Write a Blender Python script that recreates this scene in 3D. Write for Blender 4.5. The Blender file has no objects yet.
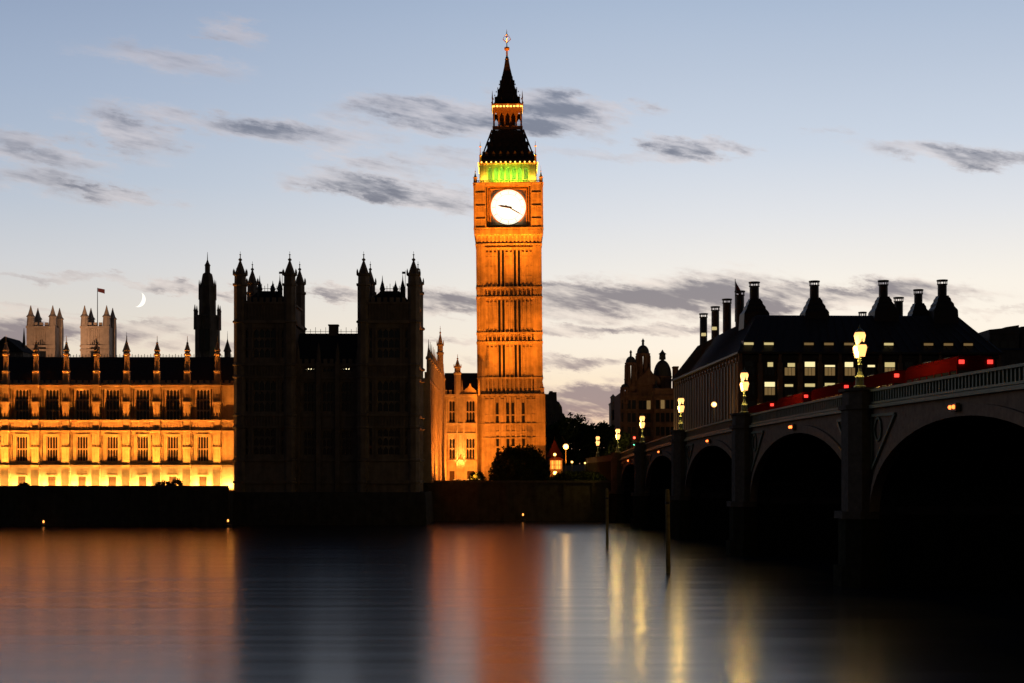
import bpy, math, random
from mathutils import Matrix, Vector
R = math.radians
rnd = random.Random(7)
C = bpy.context.scene
COL = C.collection

# ------------------------------------------------------------------ camera
F = 1500.0          # focal length in pixels of a 1024 px wide frame
HOR = 476.0         # horizon row
CAMZ = 7.5
cam = bpy.data.cameras.new("camera"); co = bpy.data.objects.new("camera", cam); COL.objects.link(co)
co.location = (0, 0, CAMZ); co.rotation_euler = (R(90), 0, 0)
cam.sensor_width = 36; cam.lens = F / 1024 * 36
cam.shift_y = (HOR - 341.5) / 1024
cam.clip_start = 0.5; cam.clip_end = 20000
C.camera = co
C.view_settings.view_transform = 'Standard'; C.view_settings.look = 'None'
C.view_settings.exposure = 0; C.view_settings.gamma = 1
C.render.engine = 'CYCLES'
C.cycles.use_denoising = True; C.cycles.use_adaptive_sampling = False
C.cycles.max_bounces = 5; C.cycles.diffuse_bounces = 2; C.cycles.glossy_bounces = 3
C.cycles.sample_clamp_indirect = 4.0
C.cycles.caustics_reflective = False; C.cycles.caustics_refractive = False

def PX(px, Y): return (px - 512) * Y / F
def PZ(py, Y): return CAMZ + (HOR - py) * Y / F
def lin(r, g, b):
    f = lambda c: c / 12.92 if c <= .04045 else ((c + .055) / 1.055) ** 2.4
    return (f(r / 255), f(g / 255), f(b / 255), 1)

# ------------------------------------------------------------------ world: dusk sky after sunset, clouds by direction
W = bpy.data.worlds.new("World"); C.world = W; W.use_nodes = True
nt = W.node_tree; nt.nodes.clear()
def N(t, **k):
    n = nt.nodes.new(t)
    for a, b in k.items(): setattr(n, a, b)
    return n
def L(a, b): nt.links.new(a, b)
def M(op, a, b=None, clamp=False):
    n = N('ShaderNodeMath', operation=op, use_clamp=clamp)
    for i, v in enumerate((a, b)):
        if v is None: continue
        if isinstance(v, (int, float)): n.inputs[i].default_value = v
        else: L(v, n.inputs[i])
    return n.outputs[0]
def MR(v, a, b, c, d, smooth=True):
    n = N('ShaderNodeMapRange', interpolation_type='SMOOTHSTEP' if smooth else 'LINEAR')
    L(v, n.inputs[0])
    for i, x in enumerate((a, b, c, d)): n.inputs[i + 1].default_value = x
    return n.outputs[0]
def MIX(f, a, b):
    n = N('ShaderNodeMix', data_type='RGBA')
    for s, v in ((0, f), (6, a), (7, b)):
        if isinstance(v, (int, float)): n.inputs[s].default_value = v
        elif isinstance(v, tuple): n.inputs[s].default_value = v
        else: L(v, n.inputs[s])
    return n.outputs[2]
def RAMP(v, stops):
    n = N('ShaderNodeValToRGB'); L(v, n.inputs[0])
    e = n.color_ramp.elements
    while len(e) > 1: e.remove(e[0])
    e[0].position = stops[0][0]; e[0].color = stops[0][1]
    for p, c in stops[1:]:
        q = e.new(p); q.color = c
    return n.outputs[0]
tc = N('ShaderNodeTexCoord'); sp = N('ShaderNodeSeparateXYZ'); L(tc.outputs['Generated'], sp.inputs[0])
dx, dy, dz = sp.outputs
yy = M('MAXIMUM', dy, 0.02)
aa = M('DIVIDE', dx, yy); ee = M('DIVIDE', dz, yy)          # tangent azimuth and elevation to the west
hor = M('POWER', M('ADD', M('MULTIPLY', dx, dx), M('MULTIPLY', dy, dy)), 0.5)
elev = M('DIVIDE', dz, M('MAXIMUM', hor, 0.02))
def E(y): return (HOR - y) / F
cool = RAMP(elev, [(0, lin(226, 160, 140)), (E(452), lin(232, 168, 142)), (E(420), lin(244, 205, 172)), (E(380), lin(240, 222, 196)),
                   (E(330), lin(224, 216, 204)), (E(270), lin(206, 208, 212)), (E(190), lin(178, 191, 208)),
                   (E(100), lin(160, 176, 200)), (E(0), lin(140, 158, 187)), (.5, lin(96, 120, 164)), (1.0, lin(55, 76, 120))])
warm = RAMP(elev, [(0, lin(236, 170, 140)), (E(440), lin(246, 200, 160)), (E(400), lin(254, 230, 196)), (E(350), lin(255, 243, 226)),
                   (E(290), lin(248, 241, 230)), (E(220), lin(225, 227, 231)), (E(150), lin(202, 212, 226)),
                   (E(70), lin(184, 197, 216)), (E(0), lin(169, 186, 210)), (.5, lin(110, 134, 176)), (1.0, lin(60, 82, 126))])
wmix = MR(M('ADD', aa, M('MULTIPLY', ee, 0.4)), -0.34, 0.26, 0, 1)
sky = MIX(wmix, cool, warm)
# --- clouds
cxyz = N('ShaderNodeCombineXYZ'); L(aa, cxyz.inputs[0]); L(ee, cxyz.inputs[1])
mp = N('ShaderNodeMapping', vector_type='TEXTURE'); L(cxyz.outputs[0], mp.inputs[0]); mp.inputs['Rotation'].default_value = (0, 0, R(-9)); mp.inputs['Scale'].default_value = (1 / 15, 1 / 48, 1)
nz = N('ShaderNodeTexNoise', noise_dimensions='2D'); L(mp.outputs[0], nz.inputs['Vector']); nz.inputs['Scale'].default_value = 1.0
nz.inputs['Detail'].default_value = 8; nz.inputs['Roughness'].default_value = 0.68
wv = N('ShaderNodeVectorMath', operation='MULTIPLY_ADD'); L(nz.outputs['Color'], wv.inputs[0])
wv.inputs[1].default_value = (0.12, 0.034, 0); L(cxyz.outputs[0], wv.inputs[2])
wo = N('ShaderNodeVectorMath', operation='SUBTRACT'); L(wv.outputs[0], wo.inputs[0]); wo.inputs[1].default_value = (0.06, 0.017, 0)
mp2 = N('ShaderNodeMapping', vector_type='TEXTURE'); L(cxyz.outputs[0], mp2.inputs[0]); mp2.inputs['Rotation'].default_value = (0, 0, R(-12)); mp2.inputs['Scale'].default_value = (1 / 16, 1 / 85, 1)
nz2 = N('ShaderNodeTexNoise', noise_dimensions='2D'); L(mp2.outputs[0], nz2.inputs['Vector']); nz2.inputs['Scale'].default_value = 1.0
nz2.inputs['Detail'].default_value = 4; nz2.inputs['Roughness'].default_value = 0.6
CL = [(452, 116, 95, 20, -2, .75), (556, 112, 62, 25, -6, .85), (288, 132, 85, 17, -4, .65), (122, 128, 48, 26, -14, .6), (186, 118, 40, 15, -8, .45),
      (42, 152, 70, 18, -12, .5), (60, 183, 80, 22, -8, .5), (98, 190, 55, 12, -10, .65), (398, 193, 92, 17, -8, .85), (372, 163, 56, 15, -8, .5), (440, 160, 55, 14, -4, .35),
      (692, 149, 52, 13, 2, .75), (615, 156, 85, 9, 0, .3), (975, 156, 88, 14, -3, .65), (858, 134, 22, 7, 0, .22), (236, 34, 34, 14, -10, .38),
      (160, 60, 66, 16, -10, .38), (206, 287, 62, 8, -5, .75), (80, 279, 120, 6, -2, .35), (346, 298, 40, 8, -2, .65), (452, 303, 72, 15, -2, .85), (455, 337, 50, 6, 0, .5),
      (655, 297, 130, 25, 2, 1.0), (588, 287, 62, 9, 0, .7), (842, 296, 120, 16, 0, .85), (752, 306, 80, 14, 4, .7), (620, 330, 110, 8, 0, .7), (565, 362, 62, 9, 0, .6),
      (600, 401, 200, 22, 0, 1.3), (560, 411, 150, 12, 0, 1.1), (560, 308, 55, 7, 0, .4), (1000, 312, 60, 5, 0, .3), (30, 331, 130, 15, 0, .85), (150, 322, 100, 5, 0, .4), (225, 345, 100, 8, 0, .5),
      (570, 434, 60, 6, 0, .5), (20, 312, 80, 5, 0, .35)]
acc = None
for px, py, sx, sy, rot, den in CL:
    m = N('ShaderNodeMapping', vector_type='TEXTURE'); L(wo.outputs[0], m.inputs[0])
    m.inputs['Location'].default_value = ((px - 512) / F, E(py), 0); m.inputs['Rotation'].default_value = (0, 0, R(rot))
    m.inputs['Scale'].default_value = (1.15 * sx / F, .88 * sy / F, 1)
    ln = N('ShaderNodeVectorMath', operation='LENGTH'); L(m.outputs[0], ln.inputs[0])
    v = MR(ln.outputs['Value'], 1.55, 0.05, 0, den)
    acc = v if acc is None else M('MAXIMUM', acc, v)
fine = MR(nz2.outputs['Fac'], 0.25, 0.75, 0.25, 1.5, False)
front = MR(dy, 0.2, 0.5, 0, 1)
cmask = M('MULTIPLY', MR(M('MULTIPLY', acc, fine), 0.06, 0.85, 0, .96), front, clamp=True)
ccol = RAMP(elev, [(0, lin(196, 130, 118)), (E(430), lin(150, 122, 124)), (E(400), lin(146, 128, 134)), (E(300), lin(120, 114, 124)), (E(190), lin(106, 109, 124)), (E(60), lin(116, 124, 144))])
sky2 = MIX(M('MULTIPLY', cmask, 0.92), sky, ccol)
edge = M('MULTIPLY', M('MULTIPLY', M('SUBTRACT', 1, cmask), MR(acc, 0.02, 0.5, 0, 0.35)), front, clamp=True)
sky2 = MIX(edge, sky2, lin(236, 212, 200))
# --- the east half of the sky is already dark
fall = MR(dy, -0.35, 0.75, 0.045, 1.0)
zf = MR(dz, 0.25, 0.85, 1.0, 0.16)
hb = M('MULTIPLY', fall, zf)
dark = N('ShaderNodeMix', data_type='RGBA', blend_type='MULTIPLY'); dark.inputs[0].default_value = 1
L(sky2, dark.inputs[6]); cmb = N('ShaderNodeCombineColor'); [L(hb, cmb.inputs[i]) for i in range(3)]; L(cmb.outputs[0], dark.inputs[7])
nish = N('ShaderNodeTexSky', sky_type='NISHITA', sun_disc=False); nish.sun_elevation = R(-3); nish.sun_rotation = R(12)
bg1 = N('ShaderNodeBackground'); L(dark.outputs[2], bg1.inputs[0]); bg1.inputs[1].default_value = 1.0
bg2 = N('ShaderNodeBackground'); L(nish.outputs[0], bg2.inputs[0]); bg2.inputs[1].default_value = 0.05
ad = N('ShaderNodeAddShader'); L(bg1.outputs[0], ad.inputs[0]); L(bg2.outputs[0], ad.inputs[1])
out = N('ShaderNodeOutputWorld'); L(ad.outputs[0], out.inputs[0])
# afterglow of the sun that has just set in the west
sl = bpy.data.lights.new("sun", 'SUN'); sl.energy = 0.02; sl.angle = R(12); sl.color = (1, .72, .5)
so = bpy.data.objects.new("sun", sl); COL.objects.link(so); so.rotation_euler = (R(-88), 0, R(-12))

# ------------------------------------------------------------------ materials
def mat(name, col, rough=.8, var=.25, scale=1.2, metal=0, bump=0, spec=.3, streak=0, emit=None, es=0):
    m = bpy.data.materials.new(name); m.use_nodes = True
    t = m.node_tree; b = t.nodes['Principled BSDF']
    b.inputs['Roughness'].default_value = rough; b.inputs['Metallic'].default_value = metal
    b.inputs['Specular IOR Level'].default_value = spec if rough < .6 else 0.0
    tcn = t.nodes.new('ShaderNodeTexCoord')
    n = t.nodes.new('ShaderNodeTexNoise'); n.inputs['Scale'].default_value = scale; n.inputs['Detail'].default_value = 6; n.inputs['Roughness'].default_value = .65
    t.links.new(tcn.outputs['Object'], n.inputs['Vector'])
    fac = n.outputs['Fac']
    if streak:
        mpn = t.nodes.new('ShaderNodeMapping'); mpn.inputs['Scale'].default_value = (1.6, 1.6, .12)
        t.links.new(tcn.outputs['Object'], mpn.inputs[0])
        n2 = t.nodes.new('ShaderNodeTexNoise'); n2.inputs['Scale'].default_value = 1; n2.inputs['Detail'].default_value = 5
        t.links.new(mpn.outputs[0], n2.inputs['Vector'])
        mx = t.nodes.new('ShaderNodeMath'); mx.operation = 'ADD'; mx.use_clamp = True
        s_ = t.nodes.new('ShaderNodeMath'); s_.operation = 'MULTIPLY_ADD'; t.links.new(n2.outputs['Fac'], s_.inputs[0]); s_.inputs[1].default_value = streak; s_.inputs[2].default_value = -streak / 2
        t.links.new(fac, mx.inputs[0]); t.links.new(s_.outputs[0], mx.inputs[1]); fac = mx.outputs[0]
    r = t.nodes.new('ShaderNodeValToRGB'); t.links.new(fac, r.inputs[0])
    e = r.color_ramp.elements
    e[0].position = .25; e[0].color = tuple(c * (1 - var) for c in col[:3]) + (1,)
    e[1].position = .75; e[1].color = tuple(min(1, c * (1 + var)) for c in col[:3]) + (1,)
    t.links.new(r.outputs[0], b.inputs['Base Color'])
    if bump:
        bn = t.nodes.new('ShaderNodeBump'); bn.inputs['Strength'].default_value = bump; bn.inputs['Distance'].default_value = .1
        t.links.new(n.outputs['Fac'], bn.inputs['Height']); t.links.new(bn.outputs[0], b.inputs['Normal'])
    if emit:
        b.inputs['Emission Color'].default_value = emit + (1,) if len(emit) == 3 else emit
        b.inputs['Emission Strength'].default_value = es
    return m
def emis(name, col, s):
    m = mat(name, (.5, .5, .5), var=.02, emit=col, es=s); m.cycles.emission_sampling = 'NONE'; return m
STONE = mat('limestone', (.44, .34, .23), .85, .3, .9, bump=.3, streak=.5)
TSTONE = mat('tower_limestone', (.42, .33, .22), .85, .38, .5, bump=.3, streak=.9)
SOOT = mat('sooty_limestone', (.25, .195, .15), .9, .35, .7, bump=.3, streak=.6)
DARKST = mat('dark_masonry', (.16, .135, .115), .9, .35, .6, bump=.3, streak=.5)
SLATE = mat('slate_roof', (.05, .05, .055), .75, .3, 3, bump=.2)
IRONROOF = mat('cast_iron_roof', (.045, .042, .045), .7, .4, 2.5, bump=.5)
GLASS = mat('window_glass', (.02, .022, .026), .12, .2, 1, spec=.5)
WOODD = mat('dark_oak', (.07, .045, .03), .7, .3, 4)
GOLD = mat('gilded_metal', (.75, .45, .12), .4, .2, 6, metal=.6)
IRON = mat('black_iron', (.03, .03, .03), .5, .3, 8)
PALE = mat('abbey_stone', (.5, .4, .32), .9, .25, .6, bump=.3, streak=.4)
GRANITE = mat('granite', (.10, .09, .08), .8, .3, 2.5, bump=.3, streak=.4)
BGREEN = mat('bridge_green_paint', (.12, .15, .10), .55, .25, 2, streak=.3)
EMBW = mat('pale_embankment_granite', (.42, .40, .37), .9, .25, .9, streak=.5)  # embankment granite with its colour paled to stand in for light on the wall
WETST = mat('algae_stained_stone', (.03, .03, .022), .6, .4, 1.5, streak=.5)
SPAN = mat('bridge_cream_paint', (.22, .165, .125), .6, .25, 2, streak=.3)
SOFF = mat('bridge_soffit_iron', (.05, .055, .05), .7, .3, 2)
ASPH = mat('asphalt', (.05, .05, .052), .9, .3, 4)
GRASS = mat('lawn', (.04, .06, .025), .95, .4, 3)
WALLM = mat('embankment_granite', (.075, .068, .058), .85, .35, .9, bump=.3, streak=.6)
LEAF = mat('leaf_green', (.035, .05, .02), .8, .5, .5)
BARK = mat('bark', (.06, .045, .035), .9, .3, 5)
BRONZE = mat('bronze_roof', (.05, .042, .036), .55, .3, 2, streak=.3)
SANDC = mat('sandstone_column', (.21, .15, .11), .85, .2, 2)
REDBR = mat('red_brick_and_stone', (.24, .135, .10), .9, .4, .6, bump=.3, streak=.5)
LEAD = mat('lead_dome', (.10, .10, .105), .6, .2, 2)
TIMBER = mat('wet_timber', (.20, .165, .09), .7, .4, 3, streak=.6)
REDP = mat('red_bus_paint', (.12, .005, .004), .7, .1, 2, spec=.0)
RUBBER = mat('black_rubber', (.02, .02, .02), .8, .2, 5)
FLAGM = mat('flag_cloth', (.25, .08, .09), .85, .3, 3)
CANVAS = mat('red_canvas', (.2, .05, .03), .8, .2, 2)
DIAL = emis('opal_dial_glass', (1, .93, .72), 1.5)
LAMPG = emis('lamp_glass_lit', (1.0, .44, .13), 2.2)
SODIUM = emis('sodium_lens', (1.0, .50, .10), 4)
ORANGEG = emis('orange_beacon_glass', (1.0, .33, .06), 3)
GILTL = emis('gallery_lamp_glass', (1.0, .50, .10), 2.2)
REDG = emis('red_signal_glass', (1.0, .05, .03), 6)
TAILG = emis('tail_lamp_glass', (1.0, .04, .03), 2)
AMBERG = emis('amber_nav_glass', (1.0, .17, .03), 4)
TEALG = emis('green_signal_glass', (.15, .9, .55), 3)
LITW = emis('lit_window_glass', (1.0, .80, .34), .6)
LITMID = emis('half_lit_window_glass', (1.0, .74, .30), .3)
LITHOT = emis('bright_office_glass', (1.0, .84, .42), 1.1)
LITDIM = emis('dimly_lit_window_glass', (1.0, .62, .22), .16)
LITWHITE = emis('bright_window_glass', (1.0, .86, .50), 2.2)
BELFG = emis('green_lit_louvre', (.16, .50, .04), .3)  # louvres emit, standing in for green lamps inside the belfry
MOONM = emis('moon_surface', (1, .96, .86), 1.25)
KIOSKL = emis('kiosk_lit_panel', (1.0, .36, .07), .9)

# ------------------------------------------------------------------ mesh builder
class MB:
    def __init__(s, T=None): s.v = []; s.f = []; s.T = T
    def add(s, vs, fs):
        o = len(s.v)
        for p in vs: s.v.append(tuple(s.T @ Vector(p)) if s.T else tuple(p))
        for f in fs: s.f.append([i + o for i in f])
        return s
    def box(s, x0, x1, y0, y1, z0, z1):
        if x0 > x1: x0, x1 = x1, x0
        if y0 > y1: y0, y1 = y1, y0
        return s.add([(x0, y0, z0), (x1, y0, z0), (x1, y1, z0), (x0, y1, z0), (x0, y0, z1), (x1, y0, z1), (x1, y1, z1), (x0, y1, z1)],
                     [(0, 3, 2, 1), (4, 5, 6, 7), (0, 1, 5, 4), (1, 2, 6, 5), (2, 3, 7, 6), (3, 0, 4, 7)])
    def rectloft(s, secs):      # secs: (x0,x1,y0,y1,z)
        vs = []; fs = []
        for a in secs: x0, x1, y0, y1, z = a; vs += [(x0, y0, z), (x1, y0, z), (x1, y1, z), (x0, y1, z)]
        for i in range(len(secs) - 1):
            for k in range(4): a = 4 * i + k; b = 4 * i + (k + 1) % 4; fs.append((a, b, b + 4, a + 4))
        fs.append((3, 2, 1, 0)); n = 4 * len(secs); fs.append((n - 4, n - 3, n - 2, n - 1))
        return s.add(vs, fs)
    def lathe(s, cx, cy, prof, n=8, rot=None):
        rot = math.pi / n if rot is None else rot
        vs = []; fs = []
        for r, z in prof:
            for k in range(n):
                a = rot + 2 * math.pi * k / n; vs.append((cx + r * math.cos(a), cy + r * math.sin(a), z))
        for i in range(len(prof) - 1):
            for k in range(n):
                a = i * n + k; b = i * n + (k + 1) % n; fs.append((a, b, b + n, a + n))
        fs.append(tuple(range(n - 1, -1, -1))); q = (len(prof) - 1) * n; fs.append(tuple(range(q, q + n)))
        return s.add(vs, fs)
    def bar(s, p, q, w, h=None):
        p = Vector(p); q = Vector(q); d = (q - p); h = h or w
        up = Vector((0, 0, 1)) if abs(d.normalized().z) < .95 else Vector((0, 1, 0))
        a = d.cross(up).normalized() * w / 2; b = a.cross(d).normalized() * h / 2
        vs = [p - a - b, p + a - b, p + a + b, p - a + b, q - a - b, q + a - b, q + a + b, q - a + b]
        return s.add(vs, [(0, 3, 2, 1), (4, 5, 6, 7), (0, 1, 5, 4), (1, 2, 6, 5), (2, 3, 7, 6), (3, 0, 4, 7)])
    def polyxz(s, pts, y0, y1):     # polygon in XZ extruded along Y
        n = len(pts); vs = [(x, y0, z) for x, z in pts] + [(x, y1, z) for x, z in pts]
        fs = [tuple(range(n)), tuple(range(2 * n - 1, n - 1, -1))] + [((i + 1) % n, i, i + n, (i + 1) % n + n) for i in range(n)]
        return s.add(vs, fs)
    def ringxz(s, inner, outer, y0, y1):   # strip between two equal length curves in XZ, extruded
        n = len(inner); vs = [(x, y0, z) for x, z in inner] + [(x, y0, z) for x, z in outer] + [(x, y1, z) for x, z in inner] + [(x, y1, z) for x, z in outer]
        fs = []
        for i in range(n - 1):
            fs += [(i, i + 1, n + i + 1, n + i), (2 * n + i + 1, 2 * n + i, 3 * n + i, 3 * n + i + 1),
                   (i + 1, i, 2 * n + i, 2 * n + i + 1), (n + i, n + i + 1, 3 * n + i + 1, 3 * n + i)]
        fs += [(0, n, 3 * n, 2 * n), (2 * n - 1, n - 1, 3 * n - 1, 4 * n - 1)]
        return s.add(vs, fs)
    def build(s, name, m, parent=None, smooth=False, label=None):
        me = bpy.data.meshes.new(name); me.from_pydata(s.v, [], s.f); me.update()
        if smooth:
            for p in me.polygons: p.use_smooth = True
        o = bpy.data.objects.new(name, me); COL.objects.link(o); me.materials.append(m)
        if parent: o.parent = parent
        if label: o['label'] = label
        return o
def thing(name, label, cat, loc=(0, 0, 0), rotz=0, group=None):
    o = bpy.data.objects.new(name, None); COL.objects.link(o); o.location = loc; o.rotation_euler = (0, 0, rotz)
    o['label'] = label; o['category'] = cat
    if group: o['group'] = group
    return o
def tag(o, label, cat, group=None):
    o['label'] = label; o['category'] = cat
    if group: o['group'] = group
    return o
def struct(name, mb, m):
    o = mb.build(name, m); o['kind'] = 'structure'; return o
def dup(root, loc, rotz=None, label=None):
    r = root.copy(); COL.objects.link(r); r.location = loc
    if rotz is not None: r.rotation_euler = (0, 0, rotz)
    if label: r['label'] = label
    for ch in list(root.children):
        c = ch.copy(); COL.objects.link(c); c.parent = r
        for g in ch.children:
            d = g.copy(); COL.objects.link(d); d.parent = c
    return r
def spot(loc, target, energy, col, angle, blend=.6, radius=.3, parent=None):
    l = bpy.data.lights.new('floodlight_lamp', 'SPOT'); l.energy = energy; l.color = col; l.spot_size = R(angle); l.spot_blend = blend; l.shadow_soft_size = radius
    o = bpy.data.objects.new('floodlight_lamp', l); COL.objects.link(o)
    d = Vector(target) - Vector(loc); o.location = loc; o.rotation_euler = d.to_track_quat('-Z', 'Y').to_euler()
    if parent: o.parent = parent
    return o
def point(loc, energy, col, radius=.25, parent=None):
    l = bpy.data.lights.new('lamp_light', 'POINT'); l.energy = energy; l.color = col; l.shadow_soft_size = radius
    o = bpy.data.objects.new('lamp_light', l); COL.objects.link(o); o.location = loc
    if parent: o.parent = parent
    return o
def strip(loc, target, length, width, energy, col, spread=180, rotz=0, parent=None):
    """a batten of floodlights: one long narrow lamp"""
    l = bpy.data.lights.new('floodlight_batten', 'AREA'); l.shape = 'RECTANGLE'; l.size = length; l.size_y = width; l.energy = energy; l.color = col; l.spread = R(spread)
    o = bpy.data.objects.new('floodlight_batten', l); COL.objects.link(o); o.location = loc
    d = (Vector(target) - Vector(loc)).normalized(); xa = Matrix.Rotation(rotz, 3, 'Z') @ Vector((1, 0, 0)); za = -d; ya = za.cross(xa).normalized(); xa = ya.cross(za)
    o.rotation_euler = Matrix((xa, ya, za)).transposed().to_euler()
    if parent: o.parent = parent
    return o
ORANGE = (1.0, .34, .045)
AMBER = (1.0, .46, .09)

# ------------------------------------------------------------------ setting: water, ground, roads
def water():
    m = bpy.data.materials.new('river_water'); m.use_nodes = True; t = m.node_tree; b = t.nodes['Principled BSDF']
    b.inputs['Base Color'].default_value = (.012, .014, .018, 1); b.inputs['IOR'].default_value = 1.33
    b.inputs['Specular IOR Level'].default_value = .5
    g = t.nodes.new('ShaderNodeTexCoord')
    mp = t.nodes.new('ShaderNodeMapping'); mp.inputs['Scale'].default_value = (.02, .5, 1); t.links.new(g.outputs['Object'], mp.inputs[0])
    n = t.nodes.new('ShaderNodeTexNoise'); n.inputs['Scale'].default_value = 1; n.inputs['Detail'].default_value = 5; t.links.new(mp.outputs[0], n.inputs['Vector'])
    r = t.nodes.new('ShaderNodeMapRange'); t.links.new(n.outputs['Fac'], r.inputs[0]); r.inputs[1].default_value = .3; r.inputs[2].default_value = .7; r.inputs[3].default_value = .175; r.inputs[4].default_value = .23
    t.links.new(r.outputs[0], b.inputs['Roughness'])
    bn = t.nodes.new('ShaderNodeBump'); bn.inputs['Strength'].default_value = .03; bn.inputs['Distance'].default_value = .2
    t.links.new(n.outputs['Fac'], bn.inputs['Height']); t.links.new(bn.outputs[0], b.inputs['Normal'])
    return m
struct('river_water', MB().add([(-1500, -80, 0), (1500, -80, 0), (1500, 300, 0), (-1500, 300, 0)], [(0, 1, 2, 3)]), water())
struct('ground', MB().add([(-6000, 251, 6.4), (6000, 251, 6.4), (6000, 9000, 6.4), (-6000, 9000, 6.4)], [(0, 1, 2, 3)]), GRASS)
struct('terrace_pavement', MB().box(-520, -42.6, 226.4, 252, 0.02, 5.2), GRANITE)
# river walls
def river_wall(name, x0, x1, y, ztop, label, coping=.35, wm=None):
    t = thing(name, label, 'river wall')
    w = MB(); w.rectloft([(x0, x1, y - .5, y + 1.0, -1), (x0, x1, y, y + 1.0, ztop - coping)]); w.build('wall', wm or WALLM, t)
    c = MB(); c.box(x0, x1, y - .2, y + .6, ztop - coping, ztop)
    c.build('coping', GRANITE, t)
    b = MB()
    x = x0 + 1
    while x < x1 - 1:
        b.box(x, x + .5, y - .32, y + .02, .6, ztop - coping - .004); x += 4.8
    b.build('buttress', WALLM, t)
    return t
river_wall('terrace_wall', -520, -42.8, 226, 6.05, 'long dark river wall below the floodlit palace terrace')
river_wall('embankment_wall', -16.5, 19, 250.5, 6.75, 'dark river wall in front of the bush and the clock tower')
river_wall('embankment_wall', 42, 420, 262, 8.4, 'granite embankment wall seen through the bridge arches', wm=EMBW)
struct('embankment_road', MB().box(42, 420, 263.2, 292, 0, 6.9), ASPH)

# ------------------------------------------------------------------ gothic pieces
def turret(mb, x, y, z0, zs, zt, r, n=8):
    h = zt - zs
    mb.lathe(x, y, [(r, z0), (r, zs - .5), (r * 1.18, zs - .35), (r * 1.18, zs - .05), (r * .92, zs), (r * .9, zs + h * .22), (r * 1.12, zs + h * .25), (r * 1.12, zs + h * .29),
                    (r * .8, zs + h * .33), (r * .62, zs + h * .44), (r * .42, zs + h * .55), (r * .22, zs + h * .66), (r * .14, zs + h * .70), (r * .3, zs + h * .73), (r * .28, zs + h * .76),
                    (r * .08, zs + h * .79), (r * .07, zs + h * .88), (r * .18, zs + h * .90), (.03, zs + h * .92), (.03, zt)], n)
    for k in range(n):                      # small pinnacles round the cap
        a = 2 * math.pi * k / n + math.pi / n
        mb.lathe(x + r * 1.05 * math.cos(a), y + r * 1.05 * math.sin(a), [(.1 * r + .05, zs + h * .25), (.1 * r + .05, zs + h * .36), (.01, zs + h * .46)], 4)
def cut_wall(mb, x0, x1, z0, z1, y, th, holes):
    """wall in the XZ plane with rectangular holes (x0,x1,z0,z1); front face at y, thickness th towards +y"""
    xs = sorted({x0, x1} | {h[0] for h in holes} | {h[1] for h in holes}); xs = [x for x in xs if x0 <= x <= x1]
    for a, b in zip(xs, xs[1:]):
        mid = (a + b) / 2; hs = sorted([(h[2], h[3]) for h in holes if h[0] < mid < h[1]])
        z = z0
        for c, d in hs:
            if c > z: mb.box(a, b, y, y + th, z, c)
            z = max(z, d)
        if z < z1: mb.box(a, b, y, y + th, z, z1)
def window(parent, x0, x1, z0, z1, y, lights=3, tiers=2, fm=None, gm=None, T=None, bw=.11, arch=True, label=None, name='window', depth=.3):
    f = MB(T); fw = .1
    f.box(x0, x0 + fw, y, y + depth, z0, z1); f.box(x1 - fw, x1, y, y + depth, z0, z1)
    f.box(x0 + fw, x1 - fw, y, y + depth, z0, z0 + fw); f.box(x0 + fw, x1 - fw, y, y + depth, z1 - fw, z1)
    w = (x1 - x0) / lights
    for k in range(1, lights): f.box(x0 + k * w - bw / 2, x0 + k * w + bw / 2, y + .02, y + depth, z0 + fw, z1 - fw)
    h = (z1 - z0) / tiers
    for k in range(1, tiers): f.box(x0 + fw, x1 - fw, y + .01, y + depth + .01, z0 + k * h - bw * .7, z0 + k * h + bw * .7)
    if arch:
        for k in range(lights):
            a = x0 + k * w; b = a + w; m_ = (a + b) / 2
            for t_ in range(tiers):
                zt = z0 + (t_ + 1) * h - .06; q = w * .55
                f.polyxz([(a + bw / 2, zt - q), (m_, zt), (a + bw / 2, zt)], y + .04, y + depth - .02)
                f.polyxz([(b - bw / 2, zt - q), (b - bw / 2, zt), (m_, zt)], y + .04, y + depth - .02)
    fo = f.build(name, fm or STONE, parent, label=label)
    p = MB(T); p.box(x0 + .02, x1 - .02, y + depth + .02, y + depth + .06, z0 + .02, z1 - .02); p.build('pane', gm or GLASS, fo)
    return fo
def crest(mb, x0, x1, y, z, h, step=.6, w=.07):
    n = max(2, int((x1 - x0) / step))
    for i in range(n + 1):
        x = x0 + (x1 - x0) * i / n; mb.box(x - w / 2, x + w / 2, y - w / 2, y + w / 2, z, z + h * (1 if i % 2 else .72))
    mb.box(x0, x1, y - .03, y + .03, z + h * .3, z + h * .36)
def merlons(mb, x0, x1, y0, y1, z, h, step=1.1):
    n = max(1, int((x1 - x0) / step)); w = (x1 - x0) / n
    for i in range(n): mb.box(x0 + i * w + w * .2, x0 + i * w + w * .8, y0, y1, z, z + h)

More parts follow.
